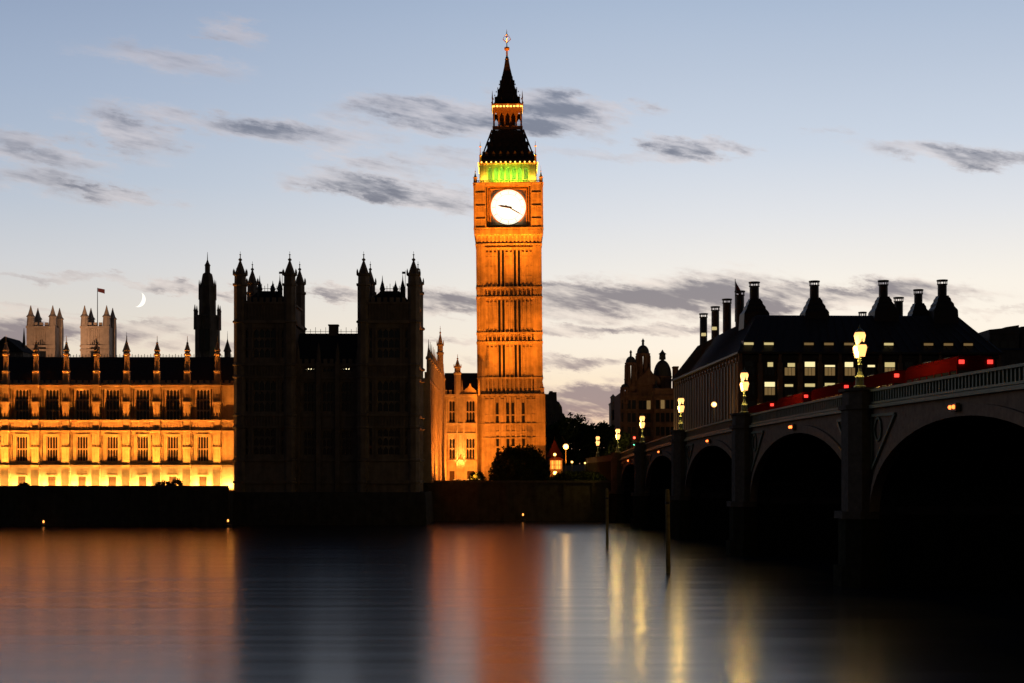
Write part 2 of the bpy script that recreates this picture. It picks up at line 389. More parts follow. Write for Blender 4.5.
# ------------------------------------------------------------------ palace river range (floodlit)
def palace_range():
    Y = 238.0; z = lambda py: PZ(py, Y)
    t = thing('palace_wing', 'long floodlit gothic river wing glowing orange, with dark slate roof', 'palace', (0, Y, 0))
    bx = [PX(6.5 + 30.2 * k, Y) for k in range(-5, 8)]; pitch = bx[1] - bx[0]
    x0 = bx[0] - .6; x1 = PX(236, Y); zb, zt = 5.2, z(385)
    holes = []; bays = bx
    for b in bays:
        c = b + pitch / 2 + .0
        if c + 1.05 > x1: continue
        holes += [(c - 1.85, c - 1.27, z(419), z(389)), (c + 1.27, c + 1.85, z(419), z(389)), (c - 1.7, c - 1.4, z(460), z(434.5)), (c + 1.4, c + 1.7, z(460), z(434.5)), (c - 1.1, c + 1.1, z(420.5), z(389)), (c - .88, c + .88, z(461.5), z(436)), (c - .62, c + .62, zb, z(476.5))]
    w = MB(); cut_wall(w, x0, x1, zb, zt, 0, .8, holes)
    w.box(x0, x1, .9, 16, zb, zt - .3)
    for py, h, d in ((466, .3, .6), (462.5, .18, .16), (431.5, .28, .3), (420.8, .24, .62), (386, .3, .4)):
        w.box(x0, x1, -d, -.003, z(py) - h / 2, z(py) + h / 2)
    # blind panelling ribs and carved spandrel bands
    for b in bays:
        for k in (-1, 1):
            for q in (1.18, 1.56):
                xx = b + pitch / 2 + k * q
                if xx < x1 - .1:
                    w.box(xx - .05, xx + .05, -.09, -.004, z(461), z(433)); w.box(xx - .05, xx + .05, -.09, -.004, z(419), z(388))
        for k in range(7):
            xx = b + .9 + k * (pitch - 1.8) / 6
            if xx < x1 - .2:
                w.box(xx - .07, xx + .07, -.12, -.004, z(430), z(422)); w.box(xx - .16, xx + .16, -.10, -.005, z(427), z(424.5))
        c = b + pitch / 2
        if c + 1 < x1:
            w.box(c - .85, c + .85, -.25, -.005, z(476), z(474.6))      # door hood
            w.box(c - 1.15, c + 1.15, -.16, -.006, z(388.9), z(387.6)); w.box(c - 1.05, c + 1.05, -.16, -.006, z(435.2), z(434))
    pr = MB(); pr.box(x0, x1, .12, .4, zt, zt + .35); merlons(pr, x0, x1, .12, .4, zt + .35, .4, 1.0)
    w.build('wall', STONE, t); pr.build('parapet', STONE, t)
    r = MB(); r.rectloft([(x0, x1, .5, 16, zt + .1), (x0, x1, 6.5, 10, PZ(357, Y + 6.5))]); r.build('roof', SLATE, t)
    cr = MB(); crest(cr, x0, x1, 6.6, PZ(357, Y + 6.5), .5, .5); cr.build('ridge_cresting', IRON, t)
    for b in bays:
        if b > x1 - .5: continue
        m = MB()
        m.rectloft([(b - .62, b + .62, -1.0, 0, zb), (b - .62, b + .62, -1.0, 0, z(466)), (b - .55, b + .55, -.85, 0, z(465)), (b - .55, b + .55, -.85, 0, z(432)), (b - .5, b + .5, -.75, 0, z(431)), (b - .5, b + .5, -.75, 0, z(386))])
        for py in (466, 448, 431.5, 420.8, 403, 386): m.box(b - .68, b + .68, -1.12 if py > 460 else -.98, -.1, z(py) - .14, z(py) + .14)
        for k in (-.22, .22):
            m.box(b + k - .05, b + k + .05, -.95, -.7, z(460), z(434)); m.box(b + k - .05, b + k + .05, -.86, -.6, z(418), z(388))
        o = m.build('buttress', STONE, t)
        p = MB(); p.rectloft([(b - .46, b + .46, -.75, .3, z(385)), (b - .44, b + .44, -.72, .3, z(372.5)), (b - .5, b + .5, -.8, .36, z(372.2)), (b - .5, b + .5, -.8, .36, z(371))])
        p.lathe(b, -.22, [(.42, z(371)), (.4, z(356)), (.55, z(355.5)), (.55, z(354)), (.36, z(353)), (.5, z(350.5)), (.38, z(348.5)), (.16, z(344)), (.2, z(343)), (.06, z(342)), (.03, z(336))], 8)
        p.build('pinnacle', STONE, o)
        c = b + pitch / 2
        if c + 1.05 > x1: continue
        window(t, c - 1.1, c + 1.1, z(420.5), z(389), .34, 4, 3, bw=.07, depth=.12); window(t, c - .88, c + .88, z(461.5), z(436), .34, 4, 2, bw=.08, depth=.12)
        d = MB(); d.box(c - .6, c + .6, .3, .4, zb, z(476.7)); d.box(c - .05, c + .05, .26, .3, zb, z(477)); d.box(c - .6, c + .6, .26, .3, z(480.2), z(479.4))
        d.build('door', WOODD, t)
    # floodlights along the terrace, two to a bay, and lower-powered throwers on the river parapet
    k = 0; words = 'first second third fourth fifth sixth seventh eighth ninth tenth eleventh twelfth thirteenth'.split()
    vis = [b for b in bays if b < x1 - .5]
    for i, b in enumerate(reversed(vis)):
        c = b + pitch / 2
        for side in (-1, 1):
            x = c + side * 1.25
            if x > x1 - .3: continue
            f = flood((x, Y - 1.5, 5.2), (0, 1, 1.0), f'small terrace floodlight {"left" if side < 0 else "right"} of the {words[i]} door from the dark pavilion')

        f = flood((b, Y - 5.5, 5.2), (0, 1, 1.1), f'larger floodlight on the open terrace facing the {words[i]} buttress from the dark pavilion')
    xm = (x0 + x1) / 2; ln = x1 - x0
    for q in range(6):
        xm_ = x0 + ln * (q + .5) / 6; l6 = ln / 6; v = (.95, 1.2, .85, 1.1, .9, 1.15)[q]
        strip((xm_, Y - .78, 5.42), (xm_, Y - .1, 8.2), l6, .15, 2500 * v * l6 / 10, AMBER, 170)
        strip((xm_, Y - 3.3, 5.7), (xm_, Y, 7.4), l6, .25, 330 * v * l6 / 10, AMBER, 130)
        strip((xm_, Y - 3.3, 5.75), (xm_, Y - .8, 19.0), l6, .25, 2700 * (1.9 - v) * l6 / 10, (1.0, .30, .035), 62)
    return t
FL = []
def flood(loc, d, label):
    """floodlight: base, yoke, head with glowing lens"""
    if not FL:
        t = thing('floodlight', label, 'floodlight', loc, group='floodlights round the palace')
        b = MB(); b.box(-.2, .2, -.15, .15, 0, .06); b.box(-.24, -.2, -.04, .04, 0, .4); b.box(.2, .24, -.04, .04, 0, .4); b.build('yoke', IRON, t)
        h = MB(); h.rectloft([(-.12, .12, -.12, .1, .2), (-.18, .18, -.16, .14, .3), (-.18, .18, -.12, .18, .46)]); h.build('head', IRON, t)
        l = MB(); l.box(-.15, .15, -.09, .15, .462, .48); l.build('lens', SODIUM, t)
        FL.append(t); return t
    return dup(FL[0], loc, None, label)
palace_range()

# ------------------------------------------------------------------ dark river-front pavilion with two turreted towers
def pavilion():
    Y = 231.0; z = lambda py: PZ(py, Y)
    t = thing('palace_pavilion', 'unlit end pavilion of the palace with two dark turreted towers', 'palace', (0, Y, 0))
    def tower(pl, pr_, lit):
        xa, xb = PX(pl, Y), PX(pr_, Y); r = .8
        D = 11.5; zt = z(302)
        W_ = xb - xa; wins = []
        cx = (xa + xb) / 2
        for (a, b) in ((455, 428), (412, 380), (358, 328)):
            wins.append((cx - 1.75, cx + 1.75, z(a), z(b)))
            for k in (-1, 1): wins.append((cx + k * 3.0 - .5, cx + k * 3.0 + .5, z(a), z(b)))
        m = MB(); cut_wall(m, xa + r, xb - r, 1.5, zt, 0, .6, wins); m.box(xa + r * .6, xb - r * .6, .62, D, 1.5, zt - .2)
        for py, h, d in ((321.7, .5, .45), (364.6, .35, .35), (377, .3, .3), (415, .35, .35), (427, .3, .3), (460, .4, .4), (482, .5, .5), (303, .3, .3)):
            m.box(xa + .2, xb - .2, -d, D + d, z(py) - h / 2, z(py) + h / 2) if False else m.box(xa + .3, xb - .3, -d, -.004, z(py) - h / 2, z(py) + h / 2)
            m.box(xb - r * .6 + .004, xb - r * .6 + d, .2, D - .2, z(py) - h / 2, z(py) + h / 2)
        for k in range(15):
            xx = xa + 1.3 + k * (W_ - 2.6) / 14
            if all(not (h[0] - .1 < xx < h[1] + .1) for h in wins): m.box(xx - .07, xx + .07, -.16, -.005, z(459), z(323))
            m.box(xx - .06, xx + .06, -.2, -.005, z(376), z(366)); m.box(xx - .06, xx + .06, -.2, -.005, z(426), z(416)); m.box(xx - .06, xx + .06, -.2, -.005, z(320), z(304))
        merlons(m, xa + r, xb - r, -.1, .4, zt, .7, .9)
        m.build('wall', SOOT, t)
        for i, h in enumerate(wins):
            big = h[1] - h[0] > 2
            window(t, h[0], h[1], h[2], h[3], .25, 4 if big else 1, 3, SOOT, GLASS)
        for (x, y, zz) in ((xa + r, r * .6, 252), (xb - r, r * .6, 251), (xa + r, D - .2, 252), (xb - r, D - .2, 252)):
            q = MB(); turret(q, x, y, 1.5, z(283), z(251), 1.0 if y < 2 else .9)
            for py in (321.7, 364.6, 377, 415, 427, 460, 482): q.lathe(x, y, [(1.0, z(py) - .25), (1.2, z(py) - .1), (1.2, z(py) + .1), (1.0, z(py) + .25)], 8)
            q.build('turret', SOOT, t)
        rf = MB(); rf.rectloft([(xa + 1.2, xb - 1.2, .8, D - .8, zt - .1), (xa + 3.2, xb - 3.2, 3.0, D - 3.0, PZ(291, Y + 3))]); o = rf.build('roof', SLATE, t)
        c = MB(); crest(c, xa + 3.2, xb - 3.2, 3.1, PZ(291, Y + 3), 1.15, .45)
        for f_, h in ((.38, 2.1), (.6, 1.3), (.72, 2.3)):
            x = xa + f_ * W_; c.lathe(x, 2.2, [(.45, zt), (.4, PZ(290, Y + 2.2)), (.5, PZ(289.5, Y + 2.2)), (.1, PZ(289, Y + 2.2) + h * .6), (.02, PZ(289, Y + 2.2) + h)], 6)
        c.build('cresting', IRON, o)
        v = MB(); x = xb - 2.2; v.lathe(x, 2.0, [(.06, zt), (.04, zt + 4.4), (.02, zt + 5.2)], 6); v.box(x - .5, x + .06, 1.98, 2.02, zt + 4.6, zt + 4.95); v.build('weather_vane', IRON, t)
    tower(234.5, 294.5, 0); tower(358.2, 418.6, 1)
    # centre between the towers
    xa, xb = PX(294.5, Y), PX(358.2, Y); y0 = 2.6; zt = z(362)
    holes = []; cs = [xa + (xb - xa) * f for f in (.2, .5, .8)]
    for c in cs:
        for a, b in ((455, 430), (411, 381), (371, 366.2)): holes.append((c - .95, c + .95, z(a), z(b)))
    m = MB(); cut_wall(m, xa, xb, 1.5, zt, y0, .6, holes); m.box(xa, xb, y0 + .62, 13, 1.5, zt - .3)
    for py, h, d in ((364, .35, .3), (377, .3, .3), (415, .35, .3), (427, .3, .3), (460, .4, .4), (482, .5, .5)): m.box(xa + .02, xb - .02, y0 - d, y0 - .004, z(py) - h / 2, z(py) + h / 2)
    for f in (.02, .35, .65, .98):
        x = xa + (xb - xa) * f; m.box(x - .35, x + .35, y0 - .7, y0 - .005, 1.6, zt + .2)
        m.lathe(x, y0 - .3, [(.35, zt + .2), (.3, zt + 1.7), (.02, zt + 3.2)], 6)
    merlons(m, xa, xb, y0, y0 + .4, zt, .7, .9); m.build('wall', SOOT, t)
    litrows = {(0, 2): LITWHITE, (2, 2): LITWHITE}
    for i, c in enumerate(cs):
        for k, (a, b) in enumerate(((455, 430), (411, 381), (371, 366.2))):
            if k == 2 and i != 1:
                f = window(t, c - .95, c + .95, z(a), z(b), y0 + .25, 4, 1, SOOT, GLASS)
                g = MB()
                for q in range(4 if i == 0 else 3): g.box(c - .62 + q * .34, c - .42 + q * .34, y0 + .5, y0 + .53, z(368), z(367))
                g.build('lit_pane', LITWHITE, f)
            else: window(t, c - .95, c + .95, z(a), z(b), y0 + .25, 3, 1 if k == 2 else 3, SOOT, GLASS)
    yr = 9.0; rf = MB(); rf.rectloft([(xa - .5, xb + .5, y0 + .6, 16, zt), (xa - .5, xb + .5, yr, yr + 1, PZ(333.5, Y + yr))]); o = rf.build('roof', SLATE, t)
    c = MB(); crest(c, xa - .4, xb + .4, yr + .1, PZ(333.5, Y + yr), 1.0, .8, .06); c.build('cresting', IRON, o)
    c = MB(); zc = PZ(333.5, Y + yr); cx = PX(333.5, Y + yr)
    c.box(cx - .72, cx + .72, yr - .4, yr + .9, zc - 2, zc + 1.2); c.box(cx - .82, cx + .82, yr - .5, yr + 1, zc + 1.2, zc + 1.42); c.build('chimney', SOOT, o)
    # river plinth
    p = MB(); X0, X1 = PX(233.8, Y), PX(426.2, Y) - .0
    p.rectloft([(X0 - .3, X1 + .3, -2.6, 19, -1), (X0, X1, -1.8, 19, 3.6), (X0, X1, -1.6, 19, 3.9), (X0 + .2, X1 - .2, -1.2, 19, 5.0)]); p.build('plinth', WALLM, t)
    return t
pavilion()

# ------------------------------------------------------------------ floodlit north wing (side range and the front beside the clock tower)
def north_wing():
    t = thing('palace_wing', 'orange floodlit short palace wing between the dark pavilion and clock tower', 'palace')
    XS = -13.8; Y0, Y1 = 243.2, 301.0; ZT = 23.4; zb = 6.4
    # local frame of the side: local x along world +Y, local -y facing world +X
    T = Matrix.Translation((XS, 0, 0)) @ Matrix(((0, -1, 0, 0), (1, 0, 0, 0), (0, 0, 1, 0), (0, 0, 0, 1)))
    holes = []; n = 12; pit = (Y1 - Y0) / n
    for k in range(n):
        c = Y0 + pit * (k + .5)
        holes += [(c - 1.1, c + 1.1, 17.6, 21.8), (c - 1.1, c + 1.1, 10.6, 15.4), (c - .7, c + .7, 7.0, 8.8)]
    w = MB(T); cut_wall(w, Y0, Y1, zb, ZT, 0, .6, holes)
    w.box(Y0, Y1, .62, 14, zb, ZT - .2)
    for zz, h, d in ((9.6, .3, .3), (16.0, .25, .25), (17.1, .25, .25), (ZT - .3, .4, .4)): w.box(Y0, Y1 - .4, -d, -.004, zz - h / 2, zz + h / 2)
    merlons(w, Y0, Y1, 0, .4, ZT, 1.0, 1.1)
    w.build('wall', STONE, t)
    for k in range(n):
        c = Y0 + pit * (k + .5)
        window(t, c - 1.1, c + 1.1, 17.6, 21.8, .25, 4, 2, T=T); window(t, c - 1.1, c + 1.1, 10.6, 15.4, .25, 4, 2, T=T)
    for k in range(n):
        b = Y0 + pit * k + .3; m = MB(T)
        m.rectloft([(b - .4, b + .4, -.8, 0, zb), (b - .4, b + .4, -.7, 0, 16), (b - .32, b + .32, -.5, 0, ZT)])
        m.lathe(b, -.25, [(.36, ZT), (.34, ZT + 3.0), (.5, ZT + 3.1), (.5, ZT + 3.4), (.3, ZT + 3.6), (.1, ZT + 5), (.03, ZT + 6.3)], 8)
        m.build('buttress', STONE, t)
    r = MB(T); r.rectloft([(Y0, Y1 + 8, .6, 14, ZT - .1), (Y0, Y1 + 4, 5.5, 9, ZT + 4.4)]); r.build('roof', SLATE, t)
    # corner turret and front
    q = MB(); yq = 285; turret(q, PX(441.3, yq) - .2, yq, zb, PZ(352, yq), PZ(326, yq), .62); q.build('turret', STONE, t)
    Y = 301.0; z = lambda py: PZ(py, Y)
    xa, xb = XS, PX(477.5, 306)
    holes = [(PX(449, Y), PX(455, Y), z(422.5), z(400.5)), (PX(466, Y), PX(475, Y), z(422.5), z(400.5)), (PX(449, Y), PX(455, Y), z(459), z(438)), (PX(466, Y), PX(475, Y), z(459), z(438)),
             (PX(449.5, Y), PX(454.5, Y), zb, z(471)), (PX(467, Y), PX(474, Y), zb, z(471))]
    w = MB(Matrix.Translation((0, Y, 0))); cut_wall(w, xa, xb, zb, z(395), 0, .6, holes); w.box(xa, xb, .62, 14, zb, z(395) - .2)
    for py, h, d in ((395.5, .45, .4), (423.8, .3, .3), (433.7, .3, .3), (460.5, .35, .35)): w.box(xa + .01, xb, -d, -.004, z(py) - h / 2, z(py) + h / 2)
    for px in (446.5, 457.2, 464, 476.6):
        w.box(PX(px, Y) - .13, PX(px, Y) + .13, -.35, -.005, zb, z(396))
    for px in (448.2, 455.8, 459, 462.2, 465.2, 475.8):
        w.box(PX(px, Y) - .09, PX(px, Y) + .09, -.2, -.007, zb + 1, z(434.5)); w.box(PX(px, Y) - .09, PX(px, Y) + .09, -.2, -.007, z(423), z(396.4))
    for k in range(16):
        x = xa + .4 + k * (xb - xa - .8) / 15; w.box(x - .06, x + .06, -.16, -.006, z(433), z(424.6)); w.box(x - .06, x + .06, -.14, -.006, z(400), z(396.5))
    merlons(w, xa, xb, 0, .4, z(395), 1.0, .9); gx = PX(470, Y)
    w.polyxz([(gx - 1.6, z(395)), (gx + 1.6, z(395)), (gx + .9, z(389)), (gx + .35, z(387)), (gx, z(383)), (gx - .35, z(387)), (gx - .9, z(389))], -.06, .5)
    for px in (462, 479): w.lathe(PX(px, Y), .2, [(.25, z(395)), (.22, z(388)), (.02, z(380))], 6)
    w.build('front_wall', STONE, t)
    T2 = Matrix.Translation((0, Y, 0))
    for i, h in enumerate(holes[:4]):
        f = window(t, *h, .25, 3 if i % 2 else 2, 2, T=T2, depth=.14)
        if i == 3:
            g = MB(T2); wq = (h[1] - h[0]) / 3
            for k in (0, 2): g.box(h[0] + wq * k + .12, h[0] + wq * (k + 1) - .12, .48, .52, z(449.5), z(439))
            g.build('lit_pane', LITWHITE, f)
    for h in holes[4:]:
        d = MB(T2); d.box(h[0] + .02, h[1] - .02, .3, .4, h[2], h[3] - .02); d.build('door', WOODD, t)
    q = MB(T2); turret(q, PX(457.5, Y), .2, z(398), z(372), z(354), .72); q.build('turret', STONE, t)
    r = MB(T2); r.rectloft([(xa, xb, .6, 14, z(395)), (xa, xb, 7, 8, PZ(373, Y + 7))]); r.build('roof', SLATE, t)
    # floodlights for this corner
    for i, (x, y, tx, ty, tz, e, an, lab) in enumerate((
            (-9.5, 247, -13.8, 248, 15, 14000, 120, 'floodlight on the lawn at the corner of the dark pavilion'),
            (-7.5, 256, -13.8, 262, 14, 27000, 110, 'floodlight on the lawn nearest the dark pavilion'),
            (-6.0, 274, -13.8, 275, 14, 27000, 120, 'floodlight on the lawn midway along the short palace wing'),
            (-8.5, 290, -12.0, 301, 15, 30000, 120, 'floodlight on the lawn in the inner corner by the clock tower'))):
        flood((x, y, 6.4), (0, 1, 1), lab); spot((x, y, 6.9), (tx, ty, tz), e, (1.0, .27, .03), an, .8, .2)
    xl = PX(460.5, Y); flood((xl, Y - 1.65, 6.4), (0, 1, 1), 'small floodlight at the wall foot between the two window columns beside the tower')
    spot((xl, Y - 1.6, 6.95), (xl, Y + .1, 17), 16000, AMBER, 46, 1, .15)
north_wing()

# ------------------------------------------------------------------ clock tower
def clock_tower():
    YC = 313.0; YF = 306.3; k_ = YF / F
    z = lambda py: CAMZ + (HOR - py) * k_
    t = thing('clock_tower', 'tall orange floodlit gothic clock tower with glowing white dial and dark spire', 'clock tower', (PX(511, YF), YC, 6.4))
    t.rotation_euler = (0, R(-.55), 0)
    H = lambda py: z(py) - 6.4
    HA = lambda py, a=0: CAMZ + (HOR - py) * (YC - a) / F - 6.4
    FACES = [Matrix.Rotation(a, 4, 'Z') for a in (0, math.pi / 2, math.pi, -math.pi / 2)]
    hb, hs = 7.05, 6.6
    m = MB()
    m.rectloft([(-hb + .5, hb - .5, -hb + .5, hb - .5, 0), (-hb + .5, hb - .5, -hb + .5, hb - .5, H(393.5))])
    m.rectloft([(-hs + .45, hs - .45, -hs + .45, hs - .45, H(393.5) + .004), (-hs + .45, hs - .45, -hs + .45, hs - .45, H(242))])
    stages = [(378, 342), (333, 297), (287.5, 247)]
    for T in FACES:
        m.T = T
        m.box(hb - 1.75, hb, -hb, -hb + 1.75, 0, H(394)); m.box(hs - 1.7, hs, -hs, -hs + 1.7, H(393.5), H(243))
        for sgn in (-1, 1):                       # corner pier ribs
            for q in (.35, .85, 1.35):
                m.box(sgn * (hs - q) - .06, sgn * (hs - q) + .06, -hs - .1, -hs - .004, H(377), H(246)); m.box(sgn * (hb - q) - .06, sgn * (hb - q) + .06, -hb - .1, -hb - .004, .5, H(396))
        for a, b in stages:                       # panelled fields: wide ribs and narrow shadowed slots
            W_ = hs - 1.7
            for i in range(13):
                x = -W_ + 2 * W_ * i / 12
                m.box(x - (.13 if i % 2 else .17), x + (.13 if i % 2 else .17), -hs + .1, -hs + .46, H(a), H(b))
            for i in range(12):
                x = -W_ + 2 * W_ * (i + .5) / 12
                if i not in (3, 4, 7, 8): m.box(x - .3, x + .3, -hs + .25, -hs + .47, H(a), H(b) - 1.0)
                for f in ((.28, .52, .76) if i not in (3, 4, 7, 8) else ()): m.box(x - .28, x + .28, -hs + .2, -hs + .46, H(a) + f * (H(b) - H(a)) - .1, H(a) + f * (H(b) - H(a)) + .1)
                m.box(x - .3, x + .3, -hs + .2, -hs + .47, H(b) - .3, H(b) - .02)
        W_ = hb - 1.75
        for i in range(11):                       # base stage fields
            x = -W_ + 2 * W_ * i / 10; m.box(x - .16, x + .16, -hb + .1, -hb + .52, .6, H(397))
            if i < 10:
                xm = x + W_ / 10
                if i not in (2, 4, 5, 7):
                    m.box(xm - .4, xm + .4, -hb + .3, -hb + .52, .6, H(399))
                for py in (465, 447, 432, 415): m.box(xm - .4, xm + .4, -hb + .18, -hb + .51, H(py) - .15, H(py) + .15)
        for a, b in ((297, 287.5), (342, 333), (393.5, 378)):    # string bands with little arcade
            m.box(-hs - .12, hs + .12, -hs - .2, -hs + .44, H(b) - .15, H(b) + .17); m.box(-hs - .12, hs + .12, -hs - .2, -hs + .44, H(a) - .17, H(a) + .15)
            for i in range(13):
                x = -W_ + 2 * W_ * i / 12; m.box(x - .14, x + .14, -hs - .05, -hs + .44, H(a) + .16, H(b) - .16)
                m.lathe(x, -hs - .12, [(.1, H(b) + .17), (.02, H(b) + .8)], 4)
        for py in (438, 424): m.box(-hb + .02, hb - .02, -hb - .12, -hb + .5, H(py) - .12, H(py) + .12)
        m.box(-hb - .1, hb + .1, -hb - .16, -hb + .5, H(395) - .2, H(395) + .2); m.box(-hb - .25, hb + .25, -hb - .3, -hb + .5, .004, 1.0)
    m.T = None
    m.build('shaft', TSTONE, t)
    for T in FACES:
        for a, b in stages + [(466, 436), (422, 400)]:
            base = a > 395; W_ = (hb if base else hs) - (1.75 if base else 1.7); nn = 10 if base else 12; dd = hb if base else hs
            for i in ((2, 4, 5, 7) if base else (3, 4, 7, 8)):
                x = -W_ + 2 * W_ * (i + .5) / nn; w2 = .24 if base else .23; o = MB(T)
                o.box(x - w2, x + w2, -dd + .4, -dd + .44, H(a), H(b) - .6); o.build('window', GLASS, t)
    p = MB()
    for sx in (-1, 1):
        for sy in (-1, 1): p.lathe(sx * (hb - .5), sy * (hb - .5), [(.5, H(394)), (.42, H(389)), (.55, H(388.5)), (.3, H(387)), (.03, H(380))], 8)
    p.build('pinnacle', TSTONE, t)
    for (x, py) in ((505, 420.5),):                               # one tiny lit window low in the shaft
        g = MB(); g.box(PX(x, YF) - PX(511, YF) - .12, PX(x, YF) - PX(511, YF) + .12, -hb + .36, -hb + .39, H(py) - .35, H(py) + .35); g.build('lit_window', LITWHITE, t)
    # corbel stage
    hc = 6.95; c = MB()
    c.rectloft([(-hs, hs, -hs, hs, H(243)), (-hs + .05, hs - .05, -hs + .05, hs - .05, H(235.4)), (-hc - .02, hc + .02, -hc - .02, hc + .02, H(234.5)), (-hc - .02, hc + .02, -hc - .02, hc + .02, H(229.5)), (-hc, hc, -hc, hc, H(228.4))])
    for T in FACES:
        c.T = T
        for i in range(17):
            x = -hs + .2 + (2 * hs - .4) * i / 16
            c.rectloft([(x - .2, x + .2, -hs - .06, -hs + .2, H(242.5)), (x - .2, x + .2, -hs - .12, -hs + .2, H(238)), (x - .24, x + .24, -hc + .02, -hs + .2, H(234.7))])
        c.box(-hs - .2, hs + .2, -hs - .22, -hs - .004, H(244) - .2, H(244) + .12)
        for i in range(22): x = -hc + .3 + (2 * hc - .6) * i / 21; c.box(x - .1, x + .1, -hc - .12, -hc - .024, H(233.5), H(230))
    c.T = None; c.build('corbel_stage', TSTONE, t)
    # clock stage
    s = MB(); s.rectloft([(-hc + .9, hc - .9, -hc + .9, hc - .9, H(228.4)), (-hc + .9, hc - .9, -hc + .9, hc - .9, H(184))])
    fr = 4.25; dc = H(207)
    for T in FACES:
        s.T = T
        for sgn in (-1, 1):
            if sgn > 0: s.box(fr + .35, hc, -hc, -fr - .352, H(228.3), H(184))
            for q in (.15, 2.3): s.box(sgn * (hc - q) - .1, sgn * (hc - q) + .1, -hc - .14, -hc - .004, H(228), H(185))
            for py in (222, 209, 196):
                for q in (-.5, 0, .5): s.box(sgn * (hc - 1.25) + q - .12, sgn * (hc - 1.25) + q + .12, -hc - .1, -hc - .005, H(py) - .7, H(py) + .35)
                s.box(sgn * (hc - 1.25) - .95, sgn * (hc - 1.25) + .95, -hc - .16, -hc - .006, H(py) + .45, H(py) + .65)
        s.box(-fr - .36, fr + .36, -hc + .01, -hc + .9, dc + fr + .05, H(184)); s.box(-fr - .36, fr + .36, -hc + .01, -hc + .9, H(228.3), dc - fr - .05)
        s.box(-hc - .15, hc + .15, -hc - .25, -hc + .4, H(184), H(182.6)); s.box(-hc - .08, hc + .08, -hc - .2, -hc + .4, H(228.6), H(227.6))
        for i in range(24): x = -hc + .3 + (2 * hc - .6) * i / 23; s.box(x - .08, x + .08, -hc - .1, -hc + .1, H(182.6), H(180.8))
        s.box(-hc, hc, -hc - .06, -hc + .08, H(180.9), H(180.4))
    s.T = None; s.build('clock_stage', TSTONE, t)
    pn = MB()
    for sx in (-1, 1):
        for sy in (-1, 1):
            x, y = sx * (hc - .25), sy * (hc - .25); pn.lathe(x, y, [(.42, H(184)), (.38, H(178)), (.5, H(177.6)), (.24, H(176)), (.05, H(172)), (.14, H(171.5)), (.03, H(170.5)), (.02, H(166))], 8)
    pn.build('pinnacle', TSTONE, t)
    for T in FACES:
        f = MB(T)
        for a in (fr, fr - .45):
            f.box(-a, a, -hc + .3, -hc + .9, dc + a - .2, dc + a); f.box(-a, a, -hc + .3, -hc + .9, dc - a, dc - a + .2)
            f.box(-a, -a + .2, -hc + .31, -hc + .9, dc - a + .2, dc + a - .2); f.box(a - .2, a, -hc + .31, -hc + .9, dc - a + .2, dc + a - .2)
        for sx in (-1, 1):
            for sz in (-1, 1):
                for q in (.45, .85): f.box(sx * (fr - q) - .14, sx * (fr - q) + .14, -hc + .55, -hc + .9, dc + sz * (fr - 1.3 + q) - .14, dc + sz * (fr - 1.3 + q) + .14)
        f.build('dial_surround', GOLD, t)
        n = 64; T3 = T @ Matrix.Translation((0, -hc + .5, dc)) @ Matrix.Rotation(R(90), 4, 'X')
        d = MB(T3); d.lathe(0, 0, [(3.55, -.1), (3.55, .1)], n); dial = d.build('clock_face', DIAL, t)
        rg = MB(T3); rg.lathe(0, 0, [(3.56, .0), (3.56, .22), (3.78, .22), (3.78, .0)], n)
        rg.build('dial_rim', GOLD, dial)
        tk = MB(T3)
        for i in range(12):
            a = i * math.pi / 6; c0 = Vector((math.sin(a), math.cos(a), 0)); tk.bar(c0 * 2.75 + Vector((0, 0, .13)), c0 * 3.3 + Vector((0, 0, .13)), .1)
        for i in range(60):
            a = i * math.pi / 30; c0 = Vector((math.sin(a), math.cos(a), 0)); c1 = Vector((math.sin(a + math.pi / 30), math.cos(a + math.pi / 30), 0)); z3 = Vector((0, 0, .12))
            tk.bar(c0 * 2.62 + z3, c1 * 2.62 + z3, .05, .03); tk.bar(c0 * 3.36 + z3, c1 * 3.36 + z3, .05, .03); tk.bar(c0 * 3.36 + z3, c0 * 3.5 + z3, .04, .03)
        tk.build('hour_marks', IRON, dial)
        for nm, deg, ln, wd in (('hour_hand', 280, 2.1, .4), ('minute_hand', 120, 3.1, .22)):
            hd = MB(T3); a = R(deg); c0 = Vector((math.sin(a), math.cos(a), 0)); zz = Vector((0, 0, .16 if nm[0] == 'h' else .22))
            hd.bar(c0 * -.7 + zz, c0 * ln * .8 + zz, wd, .05); hd.bar(c0 * ln * .8 + zz, c0 * ln + zz, wd * .45, .05); hd.build(nm, IRON, dial)
    # belfry
    hv = 5.75; b = MB()
    for T in FACES:
        b.T = T
        for sgn in (-1, 1):
            if sgn > 0: b.box(hv - 1.5, hv, -hv, -hv + 1.5, H(183), H(163))
            for q in (.2, .75, 1.3): b.box(sgn * (hv - q) - .07, sgn * (hv - q) + .07, -hv - .12, -hv - .004, H(182), H(163.5))
        W_ = hv - 1.5; nA = 7; w = 2 * W_ / nA
        for i in range(nA + 1): x = -W_ + i * w; b.box(x - .17, x + .17, -hv + .05, -hv + .7, H(183), H(163))
        for i in range(nA):
            x = -W_ + (i + .5) * w; zs = H(169.5)
            pts = [(x - w / 2 + .17, H(163)), (x - w / 2 + .17, zs)] + [(x + (w / 2 - .17) * math.cos(a), zs + .75 * math.sin(a)) for a in [math.pi * (1 - q / 8) for q in range(1, 8)]] + [(x + w / 2 - .17, zs), (x + w / 2 - .17, H(163))]
            b.polyxz(pts, -hv + .12, -hv + .6)
            b.box(x - w / 2 + .17, x + w / 2 - .17, -hv + .1, -hv + .6, H(183), H(178.5))
        b.box(-hv - .18, hv + .18, -hv - .25, -hv + 1, H(163), H(162)); 
